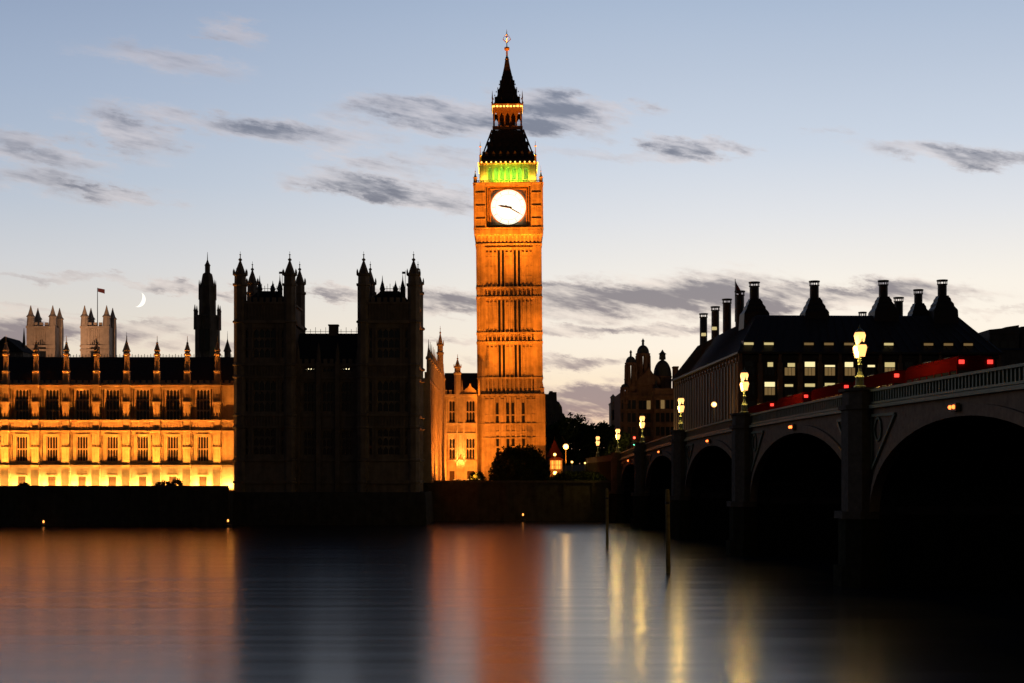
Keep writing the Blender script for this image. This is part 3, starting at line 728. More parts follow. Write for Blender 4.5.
    b.T = None; b.build('belfry', TSTONE, t)
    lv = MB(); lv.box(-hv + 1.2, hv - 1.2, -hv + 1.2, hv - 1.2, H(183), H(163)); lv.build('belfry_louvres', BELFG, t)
    e = MB()
    for T in FACES:
        e.T = T
        for i in range(12): x = -hv + .35 + (2 * hv - .7) * i / 11; e.lathe(x, -hv - .28, [(.05, H(161.9)), (.2, H(161.5)), (.2, H(160.9)), (.05, H(160.4))], 6)
    e.build('eaves_lights', GILTL, t)
    # roofs, lantern, spire
    r = MB(); r.rectloft([(-a, a, -a, a, HA(py, a)) for a, py in ((hv + .15, 162), (hv - .05, 159.5), (5.0, 155), (4.35, 149), (3.8, 142), (3.4, 135), (3.2, 130))])
    for T in FACES:
        r.T = T
        for (py, a, n_) in ((156, 5.15, 7), (146, 4.15, 5), (138, 3.6, 4)):
            for i in range(n_):
                x = -a + a * 2 * (i + .5) / n_; r.polyxz([(x - .35, HA(py, a)), (x + .35, HA(py, a)), (x + .35, HA(py, a) + .5), (x, HA(py, a) + 1.1), (x - .35, HA(py, a) + .5)], -a - .12, -a + .8)
    r.T = None
    for sx in (-1, 1):
        for sy in (-1, 1):
            r.bar((sx * hv, sy * hv, H(161.5)), (sx * 3.25, sy * 3.25, HA(130, 3)), .22)
    r.build('lower_roof', IRONROOF, t)
    pn = MB()
    for sx in (-1, 1):
        for sy in (-1, 1):
            x, y = sx * (hv - .1), sy * (hv - .1); pn.lathe(x, y, [(.3, H(163)), (.22, H(155)), (.32, H(154.5)), (.1, H(153)), (.06, H(146)), (.3, H(145.2)), (.06, H(144.4)), (.03, H(140))], 6)
    pn.build('finial', GOLD, t)
    ho = 3.0; l = MB()
    for T in FACES:
        l.T = T
        for i in range(6):
            x = -ho + 2 * ho * i / 5; l.box(x - .16 if i else x, x + .16 if i < 5 else x, -ho, -ho + .32, HA(130, 2), HA(111, 2))
        l.box(-ho - .1, ho + .1, -ho - .12, -ho + .4, HA(130.5, 2), HA(127, 2)); l.box(-ho - .05, ho + .05, -ho - .06, -ho + .4, HA(112, 2), HA(108.6, 2)); l.box(-ho - .25, ho + .25, -ho - .28, -ho + .5, HA(106.3, 2), HA(105, 2))
        for i in range(5):
            x = -ho + 2 * ho * (i + .5) / 5; l.polyxz([(x - .45, HA(112, 2)), (x - .45, HA(117, 2)), (x, HA(113.5, 2)), (x + .45, HA(117, 2)), (x + .45, HA(112, 2))], -ho + .05, -ho + .3)
    l.T = None; l.box(-1.6, 1.6, -1.6, 1.6, HA(130, 2), HA(108, 2)); l.build('lantern_stage', TSTONE if False else mat('lantern_ironwork', (.2, .12, .06), .6, .3, 2), t)
    g = MB()
    for T in FACES:
        g.T = T
        for i in range(9): x = -ho + .2 + (2 * ho - .4) * i / 8; g.box(x - .24, x + .24, -ho - .16, -ho - .03, HA(108.2, 2), HA(106.6, 2))
    g.build('gallery_lights', GILTL, t)
    s = MB(); s.rectloft([(-a, a, -a, a, HA(py, a)) for a, py in ((ho + .2, 105), (2.65, 102), (2.15, 96), (1.6, 87), (1.05, 76), (.62, 67), (.42, 61), (.3, 57))])
    for T in FACES:
        s.T = T
        for (py, a) in ((100, 2.5), (92, 1.9), (83, 1.4)):
            for x in (-.5 * a, .5 * a): s.polyxz([(x - .2, HA(py, 2)), (x + .2, HA(py, 2)), (x, HA(py, 2) + .9)], -a - .15, -a + .4)
    s.T = None
    for sx in (-1, 1):
        for sy in (-1, 1):
            for q in range(10):
                f = q / 10; a = 2.9 * (1 - f) ** 1.15 + .35; py = 104 - f * 40; s.lathe(sx * a, sy * a, [(.02, HA(py, 2) - .2), (.16, HA(py, 2)), (.02, HA(py, 2) + .2)], 4)
            s.lathe(sx * (ho + .1), sy * (ho + .1), [(.14, HA(106, 2)), (.1, HA(100, 2)), (.16, HA(99.6, 2)), (.02, HA(92, 2))], 6)
    s.build('spire', IRONROOF, t)
    f = MB(); f.lathe(0, 0, [(.28, HA(57.5, 2)), (.5, HA(59 - 2, 2)), (.22, HA(56, 2)), (.2, HA(48, 2)), (.5, HA(47.4, 2)), (.62, HA(46, 2)), (.5, HA(44.6, 2)), (.1, HA(44, 2)), (.09, HA(30, 2)), (.02, HA(26.5, 2))], 8)
    for sx in (-1, 1):
        f.bar((0, 0, HA(40, 2)), (sx * .8, 0, HA(36.5, 2)), .14); f.bar((sx * .8, 0, HA(36.5, 2)), (sx * .55, 0, HA(34, 2)), .1); f.bar((0, 0, HA(34, 2)), (sx * .5, 0, HA(33, 2)), .12)
        f.bar((0, 0, HA(40, 2)), (0, sx * .8, HA(36.5, 2)), .14)
    f.lathe(0, 0, [(.05, HA(33, 2)), (.3, HA(32, 2)), (.05, HA(31, 2))], 8)
    f.build('finial', GOLD, t)
    # the tower's own floodlights
    TC = (1.0, .24, .013)
    for x, y, tz, e, an, lab in ((-10.5, 287, 40, 104000, 30, 'wide floodlight on the lawn left of the bush, aimed at the tower shaft'),
                                 (12.0, 287, 40, 120000, 30, 'wide floodlight on the lawn right of the bush, aimed at the tower shaft'),
                                 (-9.0, 284, 66, 480000, 19, 'narrow floodlight on the lawn left of the bush, aimed at the dial'),
                                 (10.5, 284, 66, 480000, 19, 'narrow floodlight on the lawn right of the bush, aimed at the dial'),
                                 (13.0, 291, 18, 17000, 70, 'low floodlight on the lawn right of the bush, aimed at the tower foot'),
                                 (-5.5, 292, 18, 10000, 80, 'low floodlight on the lawn close to the tower foot')):
        flood((x, y, 6.4), (0, 1, 1), lab); spot((x, y, 7.0), (-.5, YF, tz), e, TC, an, .8, .25)
    flood((36, 316, 10.3), (0, 1, 1), 'wide floodlight across the street right of the tower'); spot((36, 316, 10.9), (6, 313, 42), 60000, (1.0, .215, .012), 80, .7, .25)  # added lamp, put here to light the tower's right face
    # green and amber lamps of the belfry gallery, and the amber lamps under the spire
    for q, T in enumerate(FACES):
        for x, ln, col, e in ((0, 6.4, (.42, 1, .04), 620), (-4.9, 1.4, (1, .62, .06), 130), (4.9, 1.4, (1, .75, .08), 130)):
            strip(tuple(T @ Vector((x, -hv - 1.0, H(180.3)))), tuple(T @ Vector((x, -hv, H(172)))), ln, .2, e, col, 170, (0, math.pi / 2, math.pi, -math.pi / 2)[q], t)
    for T in FACES[:1] + FACES[1:2]:
        for x in (-2.2, 0, 2.2): point(tuple(T @ Vector((x, -ho - .5, HA(107, 2)))), 20, ORANGE, .1, t)
        point(tuple(T @ Vector((-3.6, -4.2, H(150)))), 35, ORANGE, .2, t); point(tuple(T @ Vector((3.4, -4.2, H(150)))), 15, ORANGE, .2, t)
clock_tower()

# ------------------------------------------------------------------ towers far behind the palace
def central_lantern():
    Y = 330.0; z = lambda py: PZ(py, Y)
    t = thing('lantern_tower', 'dark slender octagonal tower rising behind the palace roof', 'tower', (PX(207.5, Y), Y, 0))
    u = Y / F; m = MB()
    m.lathe(0, 0, [(12.5 * u, 20), (12.5 * u, z(318)), (13.4 * u, z(317.5)), (13.4 * u, z(316)), (8.6 * u, z(315)), (8.3 * u, z(288)), (9 * u, z(287.5)), (7 * u, z(286.5)), (5.2 * u, z(276)), (4.6 * u, z(274)), (2.6 * u, z(272.5)), (2.6 * u, z(266)), (3.2 * u, z(265.5)), (1.6 * u, z(263)), (.5 * u, z(260)), (.15 * u, z(252))], 8)
    m.build('shaft', DARKST, t)
    p = MB()
    for k in range(8):
        a = math.pi / 8 + k * math.pi / 4; x, y = 12.6 * u * math.cos(a), 12.6 * u * math.sin(a)
        p.lathe(x, y, [(1.3 * u, z(330)), (1.2 * u, z(312)), (1.6 * u, z(311.5)), (.9 * u, z(309)), (.2 * u, z(305))], 6)
        x, y = 8.3 * u * math.cos(a), 8.3 * u * math.sin(a); p.lathe(x, y, [(.8 * u, z(300)), (.7 * u, z(285)), (.1 * u, z(280))], 6)
    p.build('pinnacle', DARKST, t)
    for px in (203.5, 209.5):
        w = MB(); x = PX(px, Y) - PX(207.5, Y); w.box(x - .45, x + .45, -12.5 * u * .93 - .12, -12.5 * u * .93 + .1, z(352), z(330)); w.build('window', GLASS, t)
central_lantern()
def abbey_tower(pxa, pxb, label, flag):
    Y = 560.0; z = lambda py: PZ(py, Y); u = Y / F; cx = (pxa + pxb) / 2; hw = (pxb - pxa) / 2 * u
    t = thing('abbey_tower', label, 'tower', (PX(cx, Y), Y, 0))
    m = MB(); m.box(-hw + .8, hw - .8, .8, 2 * hw, 8, z(326))
    for sx in (-1, 1):
        for y in (0, 2 * hw - 2.2): m.box(sx * (hw - 2.4), sx * hw, y, y + 2.4, 8, z(325))
        m.box(sx * 2.4 - .5, sx * 2.4 + .5, .3, .79, 20, z(326))
    for py in (327, 346, 350): m.box(-hw - .2, hw + .2, -.3, .78, z(py) - .35, z(py) + .35)
    merlons(m, -hw + 2.4, hw - 2.4, .5, 1.2, z(326), 1.4, 1.5)
    for k in range(9):
        x = -hw + 2.6 + k * (2 * hw - 5.2) / 8; m.box(x - .12, x + .12, .5, .79, z(345), z(329))
    m.build('wall', PALE, t)
    for sx in (-1, 1):
        for y in (1.2, 2 * hw - 1): 
            p = MB(); p.lathe(sx * (hw - 1.2), y, [(1.5, z(326)), (1.3, z(317)), (1.7, z(316.5)), (1.0, z(314)), (.45, z(309)), (.1, z(305))], 8)
            p.build('pinnacle', PALE, t)
    w = MB(); w.polyxz([(-1.7, 20), (1.7, 20), (1.7, z(345)), (.9, z(341)), (0, z(338.5)), (-.9, z(341)), (-1.7, z(345))], .72, .78); w.build('window', GLASS, t)
    if flag:
        f = thing('flagpole', 'thin flagpole with small flag on the right-hand pale abbey tower', 'flagpole', (PX(97.5, Y + hw), Y + hw, z(326)))
        q = MB(); q.lathe(0, 0, [(.18, 0), (.12, z(286) - z(326))], 6); q.build('pole', IRON, f)
        g = MB(); nn = 8
        vs = []; 
        for i in range(nn + 1):
            x = .15 + i * .32; y = .18 * math.sin(i * 1.1); vs += [(x, y, z(286) - z(326) - .1 - i * .06), (x, y, z(290) - z(326) - i * .09)]
        g.add(vs, [(2 * i, 2 * i + 2, 2 * i + 3, 2 * i + 1) for i in range(nn)]); g.build('flag', FLAGM, f)
abbey_tower(26.5, 55, 'pale abbey tower with four pinnacles, left of the pair', False)
abbey_tower(80.5, 109, 'pale abbey tower with four pinnacles below the flagpole, right of the pair', True)
for px, py, Y in ((43, 372, 548), (98, 372, 548)):   # unseen spots without fixtures that brighten the abbey towers
    spot((PX(px, Y) + 4, Y - 45, 30), (PX(px, Y), Y + 12, PZ(325, Y)), 75000, (1, .55, .3), 40, .8, 1)
def hall():
    Y = 300.0; z = lambda py: PZ(py, Y)
    t = thing('great_hall', 'dark pitched roof behind the palace roof at the left edge', 'building', (0, Y, 0))
    m = MB(); m.box(PX(-70, Y), PX(23, Y), 0, 9, 8, z(352)); m.build('wall', DARKST, t)
    r = MB(); xa, xb, xm = PX(-14, Y), PX(24, Y), PX(5, Y); r.polyxz([(xa, z(352)), (xb, z(352)), (xm, z(336.5))], -.3, 9); r.build('roof', SLATE, t)
    s = thing('spirelet', 'small dark spire standing between the hall roof and the abbey', 'spire', (PX(24, 305), 305, 0))
    q = MB(); u = 305 / F; zz = lambda py: PZ(py, 305); q.lathe(0, 0, [(2 * u, 10), (2 * u, zz(349)), (2.3 * u, zz(348)), (1.5 * u, zz(345)), (.9 * u, zz(336)), (.2 * u, zz(328))], 8); q.build('shaft', DARKST, s)
hall()
for px, pt, lab in ((126.5, 337, 'thin dark roof pinnacle left of the slender octagonal tower'), (227.5, 336, 'thin dark roof pinnacle right of the slender octagonal tower')):
    Y = 262; s = thing('roof_pinnacle', lab, 'pinnacle', (PX(px, Y), Y, 0)); q = MB(); u = Y / F; zz = lambda py: PZ(py, Y)
    q.lathe(0, 0, [(3.2 * u, 18), (3.2 * u, zz(352)), (4.2 * u, zz(351.5)), (2.6 * u, zz(347)), (1.0 * u, zz(342)), (.3 * u, zz(339)), (.1 * u, zz(pt - 5))], 8); q.build('shaft', SOOT, s)
# moon: a thin crescent far away
mo = MB(); Yd = 6000.0; rr = 7.6 * Yd / F; n = 24
outer = [(rr * math.cos(a), rr * math.sin(a)) for a in [R(-100) + R(200) * i / n for i in range(n + 1)]]
inner = [(rr * .5 * math.cos(a) + 0 if abs(math.cos(a)) > -2 else 0, rr * math.sin(a)) for a in [R(-100) + R(200) * i / n for i in range(n + 1)]]
inner = [(x if abs(i - n / 2) < n / 2 else outer[i][0] - .01, zq) for i, (x, zq) in enumerate(inner)]
mo.ringxz(inner, outer, -.5, .5)
moon = mo.build('moon', MOONM); moon.location = (PX(138, Yd), Yd, PZ(299.5, Yd)); moon.rotation_euler = (0, R(22), 0)
tag(moon, 'thin pale crescent moon low in the sky above the palace roof', 'moon')

# ------------------------------------------------------------------ bridge (local x along the bridge towards the near bank, local y across, z up)
BA = math.atan2(-1, 0.0433); BX, BY = 17.75, 248.0
TB = Matrix.Translation((BX, BY, 0)) @ Matrix.Rotation(BA, 4, 'Z')
def bw(s, tt, z): return TB @ Vector((s, tt, z))
PIERS = [0, 31, 67, 105.6, 145.5, 184, 219.6, 250]; BWID = 26.0
def ztop(s): return 13.35 - 2.1 * ((s - 128) / 128) ** 2
def bridge():
    t = thing('arch_bridge', 'low arched bridge with green parapet crossing the river to the tower', 'bridge', (BX, BY, 0), BA)
    SP = 4.6
    # deck and soffit
    d = MB(); n = 50; vs = []
    for i in range(n + 1):
        s = 250 * i / n; vs += [(s, .55, ztop(s) - 1.15), (s, BWID - .55, ztop(s) - 1.15), (s, BWID - .55, ztop(s) - 1.9), (s, .55, ztop(s) - 1.9)]
    fs = []
    for i in range(n):
        for k in range(4): a = 4 * i + k; b = 4 * i + (k + 1) % 4; fs.append((a, b, b + 4, a + 4))
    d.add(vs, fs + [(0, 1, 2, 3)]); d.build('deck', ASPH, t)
    for i in range(7):
        a, b = PIERS[i], PIERS[i + 1]; pw = 1.7; xa, xb = a + pw, b - pw; c = (a + b) / 2; hw = (xb - xa) / 2
        crown = ztop(c) - 2.35; nA = 28
        ang = [math.pi * (1 - q / nA) for q in range(nA + 1)]
        cur = [(c + hw * math.cos(q), SP + (crown - SP) * (math.sin(q) ** .92 if math.sin(q) > 0 else 0)) for q in ang]
        out = [(c + (hw + .02) * math.cos(q) * 1.0, SP + (crown + .55 - SP) * (math.sin(q) ** .92 if math.sin(q) > 0 else 0)) for q in ang]
        top = [(x, ztop(x) - 1.25) for x, _ in cur]
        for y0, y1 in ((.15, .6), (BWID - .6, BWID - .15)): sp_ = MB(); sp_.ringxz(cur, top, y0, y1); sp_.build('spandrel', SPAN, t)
        inn = cur; ou = [(x * 1.0 + (x - c) / hw * .0, z_ + .62) for x, z_ in cur]
        ou = [(c + (x - c) * (1 + 0.0 / hw), min(z_ + .65, ztop(x) - 1.6)) for x, z_ in cur]
        for y0, y1 in ((-.08, .147), (BWID - .147, BWID + .08)): rim = MB(); rim.ringxz(inn, ou, y0, y1); rim.build('arch_rim', SPAN, t)
        so_ = MB()
        for r_ in range(7):
            y = 1.4 + r_ * 3.85; so_.ringxz(cur, [(x, z_ + .9) for x, z_ in cur], y, y + .35)
        for q in range(2, nA - 1, 3):
            x, z_ = cur[q]; so_.box(x - .15, x + .15, .65, BWID - .65, z_ + .35, z_ + .7)
        so_.ringxz([(x, z_ + .9) for x, z_ in cur], [(x, z_ + 1.0) for x, z_ in cur], .61, BWID - .61)
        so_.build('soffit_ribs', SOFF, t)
        # triangular tracery panels in both haunches
        for sg in (-1, 1):
            pe = c + sg * hw
            P_ = MB(); zt_ = ztop(pe) - 1.75
            p1 = (pe - sg * .25, zt_); p2 = (pe - sg * 5.4, zt_ + (ztop(pe - sg * 5.4) - ztop(pe)) - .05); p3 = (pe - sg * .25, zt_ - 3.6)
            for u_, v_ in ((p1, p2), (p2, p3), (p3, p1)): P_.bar((u_[0], .06, u_[1]), (v_[0], .06, v_[1]), .16, .18)
            cx_, cz_ = pe - sg * 1.55, zt_ - .95
            for q in range(12):
                q0, q1 = q * math.pi / 6, (q + 1) * math.pi / 6
                P_.bar((cx_ + .75 * math.cos(q0), .08, cz_ + .75 * math.sin(q0)), (cx_ + .75 * math.cos(q1), .08, cz_ + .75 * math.sin(q1)), .12, .14)
            P_.build('spandrel_tracery', BGREEN, t)
        # parapet
        m_ = 12
        for y0 in (0.0, BWID - .4):
            pr = MB()
            for (za, zb_, yo) in ((-.16, 0, -.1), (-.98, -.84, 0.0), (-1.28, -1.06, -.22)):
                low = [(xa + (xb - xa) * q / m_, ztop(xa + (xb - xa) * q / m_) + za) for q in range(m_ + 1)]; up = [(x, z_ + zb_ - za) for x, z_ in low]
                pr.ringxz(low, up, y0 + yo, y0 + .4 - yo)
            low = [(xa + (xb - xa) * q / m_, ztop(xa + (xb - xa) * q / m_) - .84) for q in range(m_ + 1)]
            pr.ringxz(low, [(x, z_ + .68) for x, z_ in low], y0 + .16, y0 + .2)
            nb = int((xb - xa) / .55)
            for q in range(nb + 1):
                x = xa + (xb - xa) * q / nb; pr.box(x - .09, x + .09, y0 + .05, y0 + .33, ztop(x) - .84, ztop(x) - .16)
            pr.build('parapet', BGREEN, t)
    for i, s in enumerate(PIERS):
        p = MB(); zt_ = ztop(s)
        for y0, y1 in ((-1.0, BWID + 1.0),):
            p.box(s - 1.6, s + 1.6, .2, BWID - .2, SP + .3, zt_ - 2)
        foot = MB(); foot.box(s - 1.7, s + 1.7, 0.0, BWID, -1, SP + .3)
        for y, sg in ((0, -1), (BWID, 1)):
            for z0, z1, w_, dd in ((-1, 1.4, 2.2, 1.8), (1.4, SP, 1.95, 1.5), (SP, SP + .5, 2.15, 1.75), (SP + .5, zt_ - 1.3, 1.75, 1.3), (zt_ - 1.3, zt_ - 1.0, 1.95, 1.5), (zt_ - 1.0, zt_ - .05, 1.7, 1.25), (zt_ - .05, zt_ + .15, 1.95, 1.5)):
                vs = [(s - w_, y), (s - w_, y + sg * dd * .45), (s - w_ * .5, y + sg * dd), (s + w_ * .5, y + sg * dd), (s + w_, y + sg * dd * .45), (s + w_, y), (s + w_, y - sg * .5), (s - w_, y - sg * .5)]
                k = len(vs); (foot if z1 <= SP else p).add([(x, q, z0) for x, q in vs] + [(x, q, z1) for x, q in vs], [tuple(range(k)), tuple(range(2 * k - 1, k - 1, -1))] + [(j, (j + 1) % k, k + (j + 1) % k, k + j) for j in range(k)])
        o = p.build('pier', GRANITE, t); foot.build('pier_foot', WETST, o)
bridge()
# approach road on the west bank
ap = MB(); ap.rectloft([(-190, -.0, .5, BWID - .5, 0), (-190, -.0, .5, BWID - .5, 10.0)]); ap.T = None
o = struct('road', ap, ASPH); o.location = (BX, BY, 0); o.rotation_euler = (0, 0, BA)
aw = thing('approach_parapet', 'low stone parapet of the bridge approach beyond the last arch', 'parapet', (BX, BY, 0), BA)
q = MB(); q.box(-60, -1.75, .0, .49, 0.5, 10.1); q.build('retaining_wall', WETST, aw)
q = MB(); q.box(-60, -1.75, -.05, .4, 10.1, 11.0); q.box(-60, -1.75, -.15, .5, 11.0, 11.15); q.build('coping', GRANITE, aw)

# bridge lamps: three-lantern standards on the piers
def bridge_lamp(label, lamp_e):
    t = thing('bridge_lamp', label, 'street lamp', group='three-lantern lamps along the bridge')
    b = MB(); b.lathe(0, 0, [(.42, 0), (.42, .18), (.3, .25), (.28, .75), (.34, .8), (.2, .95), (.13, 1.2)], 8); b.build('base', BGREEN, t)
    c = MB(); c.lathe(0, 0, [(.12, 1.2), (.09, 1.6), (.16, 1.66), (.09, 1.72), (.075, 2.9)], 8)
    for sx in (-1, 1):
        c.bar((0, 0, 1.75), (sx * .5, 0, 1.95), .07); c.bar((sx * .5, 0, 1.95), (sx * .52, 0, 2.2), .06); c.bar((0, 0, 2.4), (sx * .3, 0, 2.0), .05)
    c.build('post', BGREEN, t)
    for x, z0, r in ((-.56, 2.15, .34), (.56, 2.15, .34), (0, 2.9, .4)):
        g = MB(); g.lathe(x, 0, [(r * .55, z0), (r, z0 + r * 1.9), (r * .8, z0 + r * 2.4)], 8); lg = g.build('lantern_glass', LAMPG, t)
        k = MB(); k.lathe(x, 0, [(r * .95, z0 + r * 2.4), (r * .3, z0 + r * 3.0), (.05, z0 + r * 3.1), (.02, z0 + r * 3.7)], 8); k.lathe(x, 0, [(r * .3, z0 - .06), (r * .62, z0)], 8); k.build('lantern_cap', BGREEN, lg)
    return t
names = ['three-lantern lamp on the bridge abutment, beside the traffic signal', 'lit three-lantern lamp above the first bridge pier from the far bank', 'lit three-lantern lamp above the second bridge pier from the far bank',
         'lit three-lantern lamp on the third bridge pier, in front of the office corner', 'largest lit three-lantern lamp on the bridge, in front of the office windows']
proto = bridge_lamp(names[4], 0)
lamps = [(s, -.25) for s in (145.5, 105.6, 67, 31, 0)]
for i, (s, tt) in enumerate(lamps):
    loc = bw(s, tt, ztop(s) + .15)
    if i == 0: proto.location = loc; proto.rotation_euler = (0, 0, BA)
    else: dup(proto, loc, BA, names[4 - i])
    point(tuple(bw(s, tt - .05, ztop(s) + 3.0)), 2300, (1, .62, .13), .45)
loc = bw(-37.5, .2, 11.15); dup(proto, loc, BA, 'farthest three-lantern lamp, on the approach parapet before the dark trees'); point((loc[0], loc[1], loc[2] + 2.9), 300, (1, .66, .2), .4)
# lamps on the two piers nearest the viewer and the far parapet
for s, nm in ((184, 'three-lantern lamp on the bridge pier beyond the right edge'), ):
    dup(proto, bw(s, -.4, ztop(s) + .15), BA, nm); point(tuple(bw(s, -.45, ztop(s) + 3.0)), 2300, (1, .62, .13), .45)

# red and amber navigation lights at the arch crowns
nav = None
for i, nm in enumerate(('first', 'second', 'third', 'fourth', 'fifth')):
    a, b = PIERS[i], PIERS[i + 1]; c = (a + b) / 2
    lab = f'pair of amber-red navigation lights over the {nm} arch from the far bank'
    if nav is None:
        nav = thing('navigation_light', lab, 'navigation light', bw(c, -.35, ztop(c) - 1.85), BA, 'navigation lights over the arches')
        h = MB(); h.box(-.55, .55, -.05, .2, -.22, .22); h.build('housing', IRON, nav)
        for sx in (-1, 1):
            g = MB(Matrix.Translation((sx * .3, -.05, 0)) @ Matrix.Rotation(R(90), 4, 'X')); g.lathe(0, 0, [(.12, 0), (.11, .08), (.06, .13)], 12); g.build('lens', AMBERG, nav)
    else: dup(nav, bw(c, -.35, ztop(c) - 1.85), BA, lab)

# ------------------------------------------------------------------ buses added in place of the traffic's red light trails
def bus(label):
    t = thing('single_decker_bus', label, 'bus', group='red buses queueing on the bridge')      # local +x is the rear
    Lh, Wh = 5.6, 1.25
    b = MB(); b.rectloft([(-Lh, Lh, -Wh, Wh, .35), (-Lh, Lh, -Wh, Wh, 1.15), (-Lh + .03, Lh - .03, -Wh, Wh, 1.2)])
    b.rectloft([(-Lh + .08, Lh - .05, -Wh, Wh, 2.3), (-Lh + .1, Lh - .06, -Wh, Wh, 2.95), (-Lh + .3, Lh - .2, -Wh + .12, Wh - .12, 3.2), (-Lh + .8, Lh - .6, -Wh + .35, Wh - .35, 3.3)])
    for x in [-Lh + .1] + [-Lh + 1.6 * k for k in range(1, 7)] + [Lh - .1]:
        for y in (-1, 1): b.box(x - .06, x + .06, y * (Wh - .1), y * (Wh - .01), 1.2, 2.3)
    b.build('body', REDP, t)
    w = MB(); w.box(-Lh + .12, Lh - .12, -Wh + .06, Wh - .06, 1.18, 2.32); w.build('window', GLASS, t)
    for x in (-3.4, 3.0):
        for y in (-1, 1):
            w = MB(Matrix.Translation((x, y * (Wh - .18), .5)) @ Matrix.Rotation(R(90), 4, 'X')); w.lathe(0, 0, [(.46, -.16), (.5, -.1), (.5, .1), (.46, .16)], 20); w.build('wheel', RUBBER, t)
    for y in (-1, 1):
        for z0, h in ((.8, .4), (2.72, .26)):
            g = MB(); g.box(Lh - .07, Lh + .03, y * .95 - .17, y * .95 + .17, z0, z0 + h); g.build('tail_lamp', TAILG, t)
    v = MB(); v.box(-3.2, -1.4, -.7, .7, 3.29, 3.42); v.box(1.0, 2.2, -.6, .6, 3.29, 3.4); v.build('roof_vent', IRON, t)
    return t
BL = ['nearest red bus roof above the bridge parapet, at the right end of the queue', 'red bus roof second from the right end of the queue on the bridge', 'red bus roof behind the largest bridge lamp',
      'red bus roof left of the largest bridge lamp', 'farthest red bus roof, beside the third pier lamp']
for i, s_ in enumerate((144.4, 130.2, 116.0, 101.8, 87.0)):
    b1 = bus(BL[0]) if i == 0 else dup(b1, (0, 0, 0), BA, BL[i])
    ds = .5; b1.location = bw(s_, 6.2, ztop(s_) - 1.15); b1.rotation_euler = (0, math.atan((ztop(s_ - ds) - ztop(s_ + ds)) / (2 * ds)), BA)

